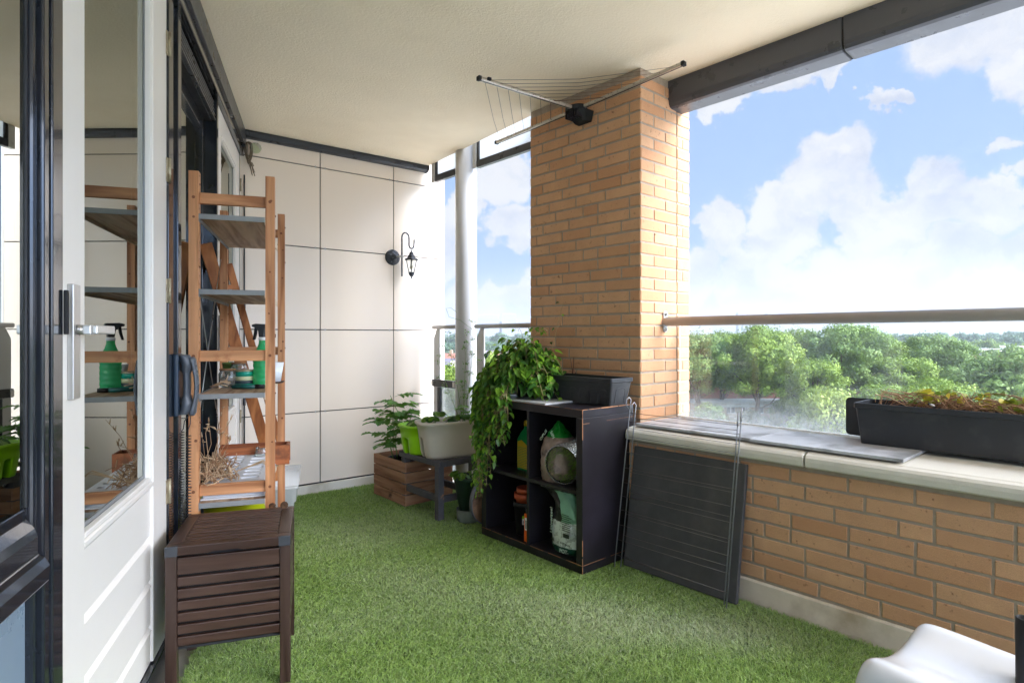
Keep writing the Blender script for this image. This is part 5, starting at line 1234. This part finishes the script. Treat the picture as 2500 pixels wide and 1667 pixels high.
for k in range(5):
    a = rs.uniform(0,6.28); compound(a_, b_, Vector((0,0,.03+.02*k)), Vector((math.cos(a),math.sin(a),.8)), .08, rs, .04, .35)
cu_ = [Vector((-.10,.0,.70)),Vector((-.12,.0,.74)),Vector((-.06,.0,.72)),Vector((-.02,0,.68))]
a_.tube([Vector((.06,.0,.62)),Vector((-.02,.0,.68)),Vector((-.09,0,.70)),Vector((-.11,0,.755)),Vector((-.08,0,.76)),Vector((-.04,0,.73))], .0012, 4)
a_.build('stems', M_stem, sk_); b_.build('foliage', M_tom, sk_)
strawberry(PCm+axc*.17, 'seedling', 'pale green seedling by the near end of the cream planter', 5, 9, .03, .10, .45)
# lime planter sprig
strawberry(GP+Vector((-.01,0,.24)), 'strawberry_plant', 'drooping leafy plant in the tall dark green pot', 9, 12, .075, .06, .2)
# ---- rusty little iron figure behind the trough
rf = MB(); rf.tube([(0,0,0),(0,0,.10),(.006,0,.115)], .003, 6).tube([(-.012,0,0),(-.010,0,.07),(-.002,0,.11)], .0025, 6).tube([(.016,0,0),(.014,0,.06),(.020,0,.10)], .0025, 6).tube([(0,0,.10),(-.010,0,.13),(-.016,0,.16)], .0022, 6).tube([(.002,0,.11),(.008,0,.14),(.004,0,.165)], .0022, 6).box(-.03,-.012,-.004,.03,.012,.0)
o = rf.build('garden_fork', mat('rusty_iron', srgb(104,62,48), .8, .25, 40), None, Pc(.37,.355,CH+.0145)+Vector((0,0,.03))*0, RC); o.scale = (1,1,1.3); tag(o, 'rusty iron twig ornament standing behind the empty trough', 'ornament')
# ---- dead vines in the long window box
M_dead = mat('dead_vine', srgb(136,92,66), .8, .25, 30, tint=srgb(176,140,104)); rs = random.Random(77)
dv = thing('dead_vines', 'tangle of dead brown vines with a few green and yellow leaves in the window box', 'dried plant', Pp(.828,.325,.822), RP+R(1.5))
a_, b_ = MB(), MB()
for i in range(210):
    x = rs.uniform(-.33,.46); y = rs.uniform(-.07,.07); a = rs.gauss(0,.5)+(math.pi if rs.random()<.5 else 0); ln = rs.uniform(.08,.26)
    p0 = Vector((x,y,rs.uniform(.0,.015))); d = Vector((math.cos(a),math.sin(a)*.5,0)); h = rs.uniform(.02,.075)
    pts = [p0, p0+d*ln*.3+Vector((0,rs.uniform(-.02,.02),h*.8)), p0+d*ln*.65+Vector((0,rs.uniform(-.02,.02),h)), p0+d*ln+Vector((0,0,rs.uniform(0,.02)))]
    for p in pts: p.x = max(-.42, min(.47, p.x)); p.y = max(-.095, min(.095, p.y))
    r0 = rs.choice((.001,.0013,.0018,.0024)); a_.tube(pts, [r0,r0,r0*.8,r0*.5], 4, tint=rs.random())
for p0, p1, p2 in (((-.40,.0,.0),(-.36,.0,.045),(-.28,.01,.03)),((-.30,-.03,.0),(-.24,-.05,.05),(-.12,-.06,.02)),((-.2,.02,.02),(-.05,.0,.085),(.1,-.02,.03)),((.24,.0,.03),(.36,-.02,.10),(.47,-.03,.17)),((.26,.02,.03),(.38,.02,.09),(.48,.02,.11)),((.0,.04,.02),(.14,.05,.075),(.27,.04,.03)),((.05,-.09,.01),(.12,-.115,-.01),(.18,-.09,.02))):
    a_.tube([Vector(p0),(Vector(p0)+Vector(p1)*2)/3+Vector((0,0,.012)),Vector(p1),(Vector(p1)*2+Vector(p2))/3+Vector((0,0,.010)),Vector(p2)], [.0026,.0022,.002,.0018,.0012], 5, tint=.2)
M_old = leafy('fading_leaf', srgb(92,120,40), srgb(214,190,50), srgb(150,170,70), .5, .3, 12)
for i in range(120):
    q = Vector((rs.uniform(-.30,.46), rs.uniform(-.08,.08), rs.uniform(.02,.075))); a = rs.uniform(0,6.28)
    heart(b_, q, Vector((math.cos(a),math.sin(a),rs.uniform(-.4,.5))), Vector((rs.uniform(-.6,.6),rs.uniform(-.6,.6),1)), rs.uniform(.022,.044), min(.98, rs.random()**1.5+.02), .45)
heart(b_, Vector((.16,-.10,.035)), Vector((.5,-.5,-.7)), Vector((0,-1,.4)), .05, .3, .3)
a_.build('vines', M_dead, dv); b_.build('leaves', M_old, dv)
fk = MB().lathe([(0,0),(.007,.004),(.009,.018),(.004,.034),(0,.04)], seg=7, sy=.5).build('grey_petal', mat('grey_petal', srgb(176,168,164), .8, .1), None, Pp(.60,.235,.853), RP); fk.rotation_euler.x = R(75); tag(fk, 'pale grey dried petal on the front rim of the window box', 'petal')
# ================================================================ the town outside
GZ = -12.0
M_lawn = mat('town_ground', srgb(96,116,70), .95, .25, .05, col2=srgb(140,138,124), c2scale=.02, c2lo=.45, c2hi=.55)
tag(MB().add([(-9000,-4000,GZ),(9000,-4000,GZ),(9000,15000,GZ),(-9000,15000,GZ)], [(0,1,2,3)]).build('ground', M_lawn), kind='structure')
tag(MB().add([(-60,-60,GZ+.02),(90,-60,GZ+.02),(90,46,GZ+.02),(-60,46,GZ+.02)], [(0,1,2,3)]).build('bounce_court', mat('bounce_paving', srgb(232,228,218), .8, .06, 2)), kind='structure')  # unseen pale court added to bounce light up to the ceiling
M_road = mat('asphalt', (.06,.06,.062), .9, .15, 1)
tag(MB().add([(-80,70,GZ+.04),(190,70,GZ+.04),(190,77,GZ+.04),(-80,77,GZ+.04)], [(0,1,2,3)]).build('road', M_road), kind='structure')
M_red = mat('red_brick_houses', srgb(150,98,80), .9, .12, .8, col2=srgb(172,120,100), c2scale=.3); M_pale = mat('pale_render', srgb(214,204,190), .8, .05, 1); M_tan = mat('sand_brick', srgb(186,160,132), .9, .08, 1)
M_wt = mat('white_trim', srgb(225,224,220), .5, .03); M_pane = mat('dark_pane', (.03,.04,.05), .1, .1, .5); M_tile = mat('red_roof_tiles', srgb(164,112,92), .9, .15, 1.5); M_flat = mat('pale_flat_roof', srgb(206,204,200), .9, .08, .3); M_gtile = mat('grey_roof_tiles', srgb(120,114,120), .9, .12, 1.5)
def house(label, x, y, w, d, h, rz, wall, roof, pitched, storeys, nwin, rh=3.0, cat='house', group=None, zg=GZ):
    t = thing('house', label, cat, (x, y, zg), rz, group)
    MB().box(-w/2,-d/2,0,w/2,d/2,h).build('walls', wall, t)
    if pitched:
        m = MB(); m.loft([[(q,-d/2-.4,h-.1),(q,0,h+rh),(q,d/2+.4,h-.1)] for q in (-w/2-.2,w/2+.2)], smooth=False); o = m.build('roof', roof, t)
        for q in (-w*.32, w*.06, w*.36): MB().box(q-.4,-.4,h+rh*.6,q+.4,.4,h+rh+.9).build('chimney', wall, o)
    else:
        MB().box(-w/2-.15,-d/2-.15,h+.002,w/2+.15,d/2+.15,h+.35).build('roof', roof, t)
    MB().box(-w/2-.1,-d/2-.25,h-.45,w/2+.1,-d/2-.002,h-.12).build('gutter', M_wt, t)
    for s in range(storeys):
        z0 = .9+s*(h/storeys)
        for k in range(nwin):
            cx = -w/2+(k+.5)*w/nwin; ww = min(1.7, w/nwin*.58)
            o = MB().box(cx-ww/2,-d/2-.06,z0,cx+ww/2,-d/2-.001,z0+1.5).build('window', M_wt, t)
            m = MB()
            for q in (-1,1): m.box(cx+q*ww*.25-ww*.2,-d/2-.09,z0+.12,cx+q*ww*.25+ww*.2,-d/2-.0605,z0+1.38)
            m.build('panes', M_pane, o)
    return t
def az(px, Y): return (px-1250)/1450*Y
# terraced row behind the trees
house('long red brick terrace behind the left tree by the parapet glass', az(1752,106), 106, 24, 9, 7.4, R(3), M_red, M_flat, False, 2, 8)
house('red brick terrace with white bands behind the middle trees', az(2020,104), 104, 26, 9, 7.6, R(-3), M_red, M_flat, False, 2, 9)
house('low white garage row behind the tree trunks', az(1820,96), 96, 18, 5, 2.4, R(1), M_tan, M_flat, False, 1, 8)
house('second low white garage row further right behind the trunks', az(2040,96), 96, 14, 5, 2.4, R(-2), M_tan, M_flat, False, 1, 6)
house('red tiled house between the right hand trees', az(2432,120), 120, 15, 10, 5.0, R(8), M_red, M_tile, True, 2, 5, 3.4)
house('white flat roofed house seen over the right hand trees', az(2330,200), 200, 20, 12, 6.2, R(6), M_pale, M_flat, False, 2, 7)
house('red brick block with white window pairs over the right hand trees', az(2390,215), 215, 14, 12, 8.2, R(4), M_red, M_flat, False, 3, 4)
house('long pale roofed block far behind the right hand trees', az(2400,260), 260, 24, 14, 8.6, R(2), M_pale, M_flat, False, 3, 8)
house('dark roofed house in the distance left of the right hand trees', az(2185,170), 170, 12, 9, 6.0, R(-6), M_red, M_gtile, True, 2, 4, 3.0)
# houses seen through the far opening
rh_ = random.Random(41)
for i, (px, Y, w, lab, wl, rf_) in enumerate(((1098,95,10,'white house with dark roof nearest below the round column',M_pale,M_gtile),(1108,130,12,'brown roofed house above the white one beside the column',M_red,M_gtile),(1095,170,14,'sand brick house furthest back beside the column',M_tan,M_tile),
    (1200,165,16,'pale terrace right of the round column',M_pale,M_tile),(1225,120,13,'red roofed terrace behind the trailing plant',M_red,M_tile),(1240,205,26,'long sand coloured terrace across the far opening',M_tan,M_gtile),(1275,180,14,'white terrace close to the brick pillar',M_pale,M_gtile),(1210,260,34,'long flat roofed row before the wood',M_pale,M_flat),(1110,240,24,'flat roofed row left of the column before the wood',M_tan,M_flat),(1180,88,9,'small red roofed house low behind the railing',M_red,M_tile))):
    house(lab, az(px,Y), Y, w, 8, 5.6, R(rh_.uniform(-14,14)), wl, rf_, rf_ is not M_flat, 2, max(3,int(w/2.6)), 2.6)
# towers on the skyline
M_tow = mat('distant_concrete', srgb(176,178,192), .9, .05, .02)
for px, Y, w, h, lab in ((1190,1500,60,66,'broad pale tower block on the far left skyline'),(1243,1500,36,70,'tall pale tower in the middle of the far left skyline'),(1226,1520,26,50,'lower tower attached left of the tall one'),(1812,1500,26,72,'narrow pale tower over the left tree'),(1886,1500,30,70,'narrow pale tower over the middle tree')):
    t = thing('tower_block', lab, 'tower', (az(px,Y), Y, GZ), 0); MB().box(-w/2,-9,0,w/2,9,h).build('walls', M_tow, t)
    m = MB()
    for k in range(int(h/3.2)): m.box(-w/2+1,-9.2,1.5+k*3.2,w/2-1,-9.01,2.7+k*3.2)
    m.build('window_bands', mat('tower_windows', srgb(140,146,164), .5, .05), t)
# ---- trees
def leafmat(name, a, b, c): return leafy(name, a, b, c, .6, .30, .25)
M_l1 = leafmat('tree_leaf_fresh', srgb(102,130,42), srgb(172,190,78), srgb(134,156,60)); M_l2 = leafmat('tree_leaf_cool', srgb(98,126,56), srgb(160,180,96), srgb(122,148,76)); M_l3 = leafmat('tree_leaf_yellow', srgb(120,140,50), srgb(190,200,100), srgb(150,165,70)); M_l4 = leafmat('tree_leaf_far', srgb(92,120,92), srgb(138,162,128), srgb(112,138,108))
M_bark = mat('bark', srgb(96,80,66), .9, .2, 3, bump=.5, bscale=6, bdist=.05)
def crown_mesh(seed, H, Rr, nl, leaf, z0f=.25, lobes=80, mats=None):
    g = np.random.default_rng(seed); cs = []; n_l = lobes
    for i in range(n_l):
        z = g.uniform(z0f+.06, .92); w = math.sin(math.pi*min(1,((z-z0f)/(1-z0f))**.75*.93+.05))**.6
        a = g.uniform(0, 6.283); q = g.uniform(.25,.88)*w*Rr; cs.append((math.cos(a)*q, math.sin(a)*q, z*H, g.uniform(.08,.23)*Rr))
    cs.append((0,0,.88*H,.3*Rr)); cs.append((0,0,.6*H,.45*Rr)); cs = np.array(cs)
    per = (cs[:,3]**2); per = (per/per.sum()*nl).astype(int); P, Nn, T = [], [], []
    for (cx, cy, cz, r), n in zip(cs, per):
        d = g.normal(size=(n,3)); d /= np.linalg.norm(d, axis=1)[:,None]; d[:,2] *= .8
        rad = r*(1-.35*g.random(n)**2.2); rad *= 1+.2*np.sin(d[:,0]*7+cx)*np.sin(d[:,1]*8+cy)+.2*g.normal(size=n)
        P.append(np.array([cx,cy,cz])+d*rad[:,None]); Nn.append(d); T.append(np.full(n, g.uniform(.0,.45))+g.random(n)*.5)
    P = np.concatenate(P); D = np.concatenate(Nn); T = np.clip(np.concatenate(T), .02, .98); n = len(P)
    t1 = np.cross(D, g.normal(size=(n,3))); t1 /= np.linalg.norm(t1, axis=1)[:,None]+1e-9; t2 = np.cross(D, t1); t1 += D*g.normal(0,.5,(n,1)); s = leaf*g.uniform(.6,1.3,(n,1))
    V = np.stack([P-t1*s*.5, P+t2*s*.42, P+t1*s*.6, P-t2*s*.42], 1).reshape(-1,3)
    me = bpy.data.meshes.new('crown'); me.vertices.add(len(V)); me.vertices.foreach_set('co', V.astype(np.float32).ravel())
    me.loops.add(4*n); me.loops.foreach_set('vertex_index', np.arange(4*n, dtype=np.int32)); me.polygons.add(n); me.polygons.foreach_set('loop_start', np.arange(0,4*n,4, dtype=np.int32)); me.update(calc_edges=True)
    at = me.attributes.new('tint','FLOAT','FACE'); at.data.foreach_set('value', T.astype(np.float32)); me['top'] = float(np.sort(V[:,2])[-max(3,len(V)//400)])
    return me, cs
def trunk_mb(cs, H, r, seed):
    rs = random.Random(seed); m = MB(); m.tube([(0,0,-.3),(.1,.05,H*.22),(-.1,.1,H*.45),(.0,.0,H*.75)], [r,r*.8,r*.55,r*.2], 8)
    for c in cs[:14]:
        z = rs.uniform(.18,.42)*H; b = Vector((0,0.05,z)); e = Vector(c[:3]); mid = b.lerp(e,.5)+Vector((0,0,-.05*H)); m.tube([b,mid,e], [r*.38,r*.24,r*.07], 6)
    return m
PROTO = {}
def proto(kind):
    if kind not in PROTO:
        seed, H, Rr, nl, leaf, mt, z0 = {'a':(1,14,7.0,40000,.26,M_l1,.32),'b':(2,13.5,6.8,38000,.26,M_l2,.33),'c':(3,10.5,5.6,24000,.26,M_l1,.30),'d':(5,6.2,4.6,9000,.28,M_l3,.06),'w':(6,11,7.0,20000,.34,M_l2,.14),'s':(11,5,4.0,9000,.26,M_l2,.04),'f':(7,13,7.5,2600,1.0,M_l4,.10),'g':(9,9,5.5,2600,.7,M_l2,.10)}[kind]
        me, cs = crown_mesh(seed, H, Rr, nl, leaf, z0); me.materials.append(mt); tb = trunk_mb(cs, H, .38, seed).build('trunk', M_bark); PROTO[kind] = (me, tb.data); bpy.data.objects.remove(tb)
    return PROTO[kind]
def tree(label, kind, px, Y, top_px, rz, sxy=1.0, group=None, mats=None, base=GZ):
    me, tm = proto(kind); ztop = EYE+(820-top_px)*Y/1450; sz = (ztop-base)/me['top']
    t = thing('tree', label, 'tree', (az(px,Y), Y, base), rz, group)
    for nm, d in (('crown',me),('trunk',tm)):
        o = bpy.data.objects.new(nm, d); COL.objects.link(o); o.parent = t
    t.scale = (sxy, sxy, sz); return t
G1 = 'big green trees beyond the parapet'
TR = [('tree partly hidden by the brick pillar at the left of the parapet view','b',1705,88,815,.3,1.0),('dark rounded tree right of the pillar and behind the first','a',1762,97,812,1.7,.9),('tall bright green tree under the two towers','a',1852,84,796,2.6,1.05),
 ('tall green tree left of centre in the parapet view','a',1950,92,806,4.1,1.0),('tallest tree in the parapet view with a pointed top','b',2058,86,792,5.1,1.15),('rounded green tree standing behind the yellow green bush','c',1985,78,880,.9,1.0),('green tree right of the tallest tree','a',2150,96,818,3.3,.95),
 ('fresh green tree in the middle right of the parapet view','c',2200,82,872,2.2,1.2),('pointed green tree above the window box','b',2285,92,820,1.2,1.1),('lower yellow green tree right above the window box','c',2375,88,885,5.6,1.1),('pale willow like tree at the right edge','w',2490,64,862,.4,1.15),('second pale tree low at the right edge','w',2420,58,960,3.9,.9),
('low dense tree above the left end of the window box','c',2170,64,940,1.9,.95),('low dense tree above the middle of the window box','c',2290,62,930,.6,1.0)]
TR += [('low shrubby tree by the brick pillar beneath the bigger ones','s',1725,80,985,.7,.8),('low shrubby tree between two trunks above the slates','s',1925,82,975,2.7,.9),('small shrubby tree left of the tall trunk','s',1830,84,1000,4.7,.7)]
for l, k, px, Y, tp_, rz, s in TR: tree(l, k, px, Y, tp_, rz, s, G1)
tree('yellow green bush tree left of the window box', 'd', 2030, 60, 950, .5, 1.0)
# trees seen through the far opening
TL = [('yellow green tree just right of the round column','d',1190,60,862,.2,1.25),('leafy green tree behind the trailing plant','c',1225,50,872,1.4,.9),('green tree low between the round column and the cream wall','c',1098,52,892,2.8,.75),('green tree low right of the column behind the herb stalks','c',1165,46,945,3.6,.8)]
for l, k, px, Y, tp_, rz, s in TL: tree(l, k, px, Y, tp_, rz, s, 'trees beyond the far opening')
# far trees one by one along the horizon
rs = random.Random(8); n = 0
def farrow(x0, x1, step, Y0, Y1, t0, t1, kind, grp, side):
    px = x0; i = 0
    words = ['first','second','third','fourth','fifth','sixth','seventh','eighth','ninth','tenth','eleventh','twelfth','thirteenth','fourteenth','fifteenth','sixteenth','seventeenth','eighteenth','nineteenth','twentieth','twenty first','twenty second','twenty third','twenty fourth']
    while px < x1:
        Y = rs.uniform(Y0, Y1); w = words[min(i, 23)]
        tree('%s small hazy tree from the left in the %s' % (w, side), kind, px, Y, rs.uniform(t0, t1), rs.uniform(0,6), rs.uniform(.85,1.25), grp); px += step*rs.uniform(.7,1.3); i += 1
farrow(1085, 1300, 20, 330, 420, 826, 838, 'f', 'far trees in the left gap', 'wood behind the far opening')
farrow(2110, 2520, 26, 330, 430, 812, 824, 'f', 'far trees on the right horizon', 'back row on the right horizon')
farrow(2120, 2520, 32, 210, 270, 826, 846, 'g', 'nearer trees on the right horizon', 'front row on the right horizon')
farrow(1680, 2110, 40, 300, 380, 812, 826, 'f', 'far trees behind the big trees', 'row glimpsed behind the big parapet trees')
farrow(1650, 2750, 58, 125, 190, 838, 854, 'g', 'trees behind the terraces', 'line behind the brick terraces')
# the wood that closes the horizon
g = np.random.default_rng(3); me, cs = crown_mesh(21, 13, 8, 800, 1.8, .1, 12); base = np.zeros(len(me.vertices)*3, np.float32); me.vertices.foreach_get('co', base); base = base.reshape(-1,3)
allv = []; 
for i in range(260):
    Y = g.uniform(480, 1200); X = g.uniform(-.35, 1.05)*Y; s = g.uniform(.9,1.25); allv.append(base*[s*1.6,s*1.6,s]+[X,Y,GZ])
V = np.concatenate(allv); n4 = len(V)//4; mw_ = bpy.data.meshes.new('distant_wood'); mw_.vertices.add(len(V)); mw_.vertices.foreach_set('co', V.astype(np.float32).ravel())
mw_.loops.add(4*n4); mw_.loops.foreach_set('vertex_index', np.arange(4*n4, dtype=np.int32)); mw_.polygons.add(n4); mw_.polygons.foreach_set('loop_start', np.arange(0,4*n4,4, dtype=np.int32)); mw_.update(calc_edges=True)
at = mw_.attributes.new('tint','FLOAT','FACE'); at.data.foreach_set('value', g.random(n4).astype(np.float32)); mw_.materials.append(M_l4)
o = bpy.data.objects.new('distant_wood', mw_); COL.objects.link(o); tag(o, 'hazy belt of distant woods along the horizon', 'wood', kind='stuff')

# ---- the air: far things fade
hz_ = MB().box(-3000,-400,GZ-1,4200,3400,90).build('haze', None); hz_.data.materials.clear(); hm = bpy.data.materials.new('haze_air'); hm.use_nodes = True; hn = hm.node_tree.nodes; hn.clear()
vo = hn.new('ShaderNodeOutputMaterial'); pv = hn.new('ShaderNodeVolumePrincipled'); pv.inputs['Color'].default_value = (.97,.98,1,1); pv.inputs['Density'].default_value = .00045; pv.inputs['Anisotropy'].default_value = .2
hm.node_tree.links.new(pv.outputs[0], vo.inputs['Volume']); hz_.data.materials.append(hm); tag(hz_, 'thin pale haze over the town', 'haze', kind='stuff')
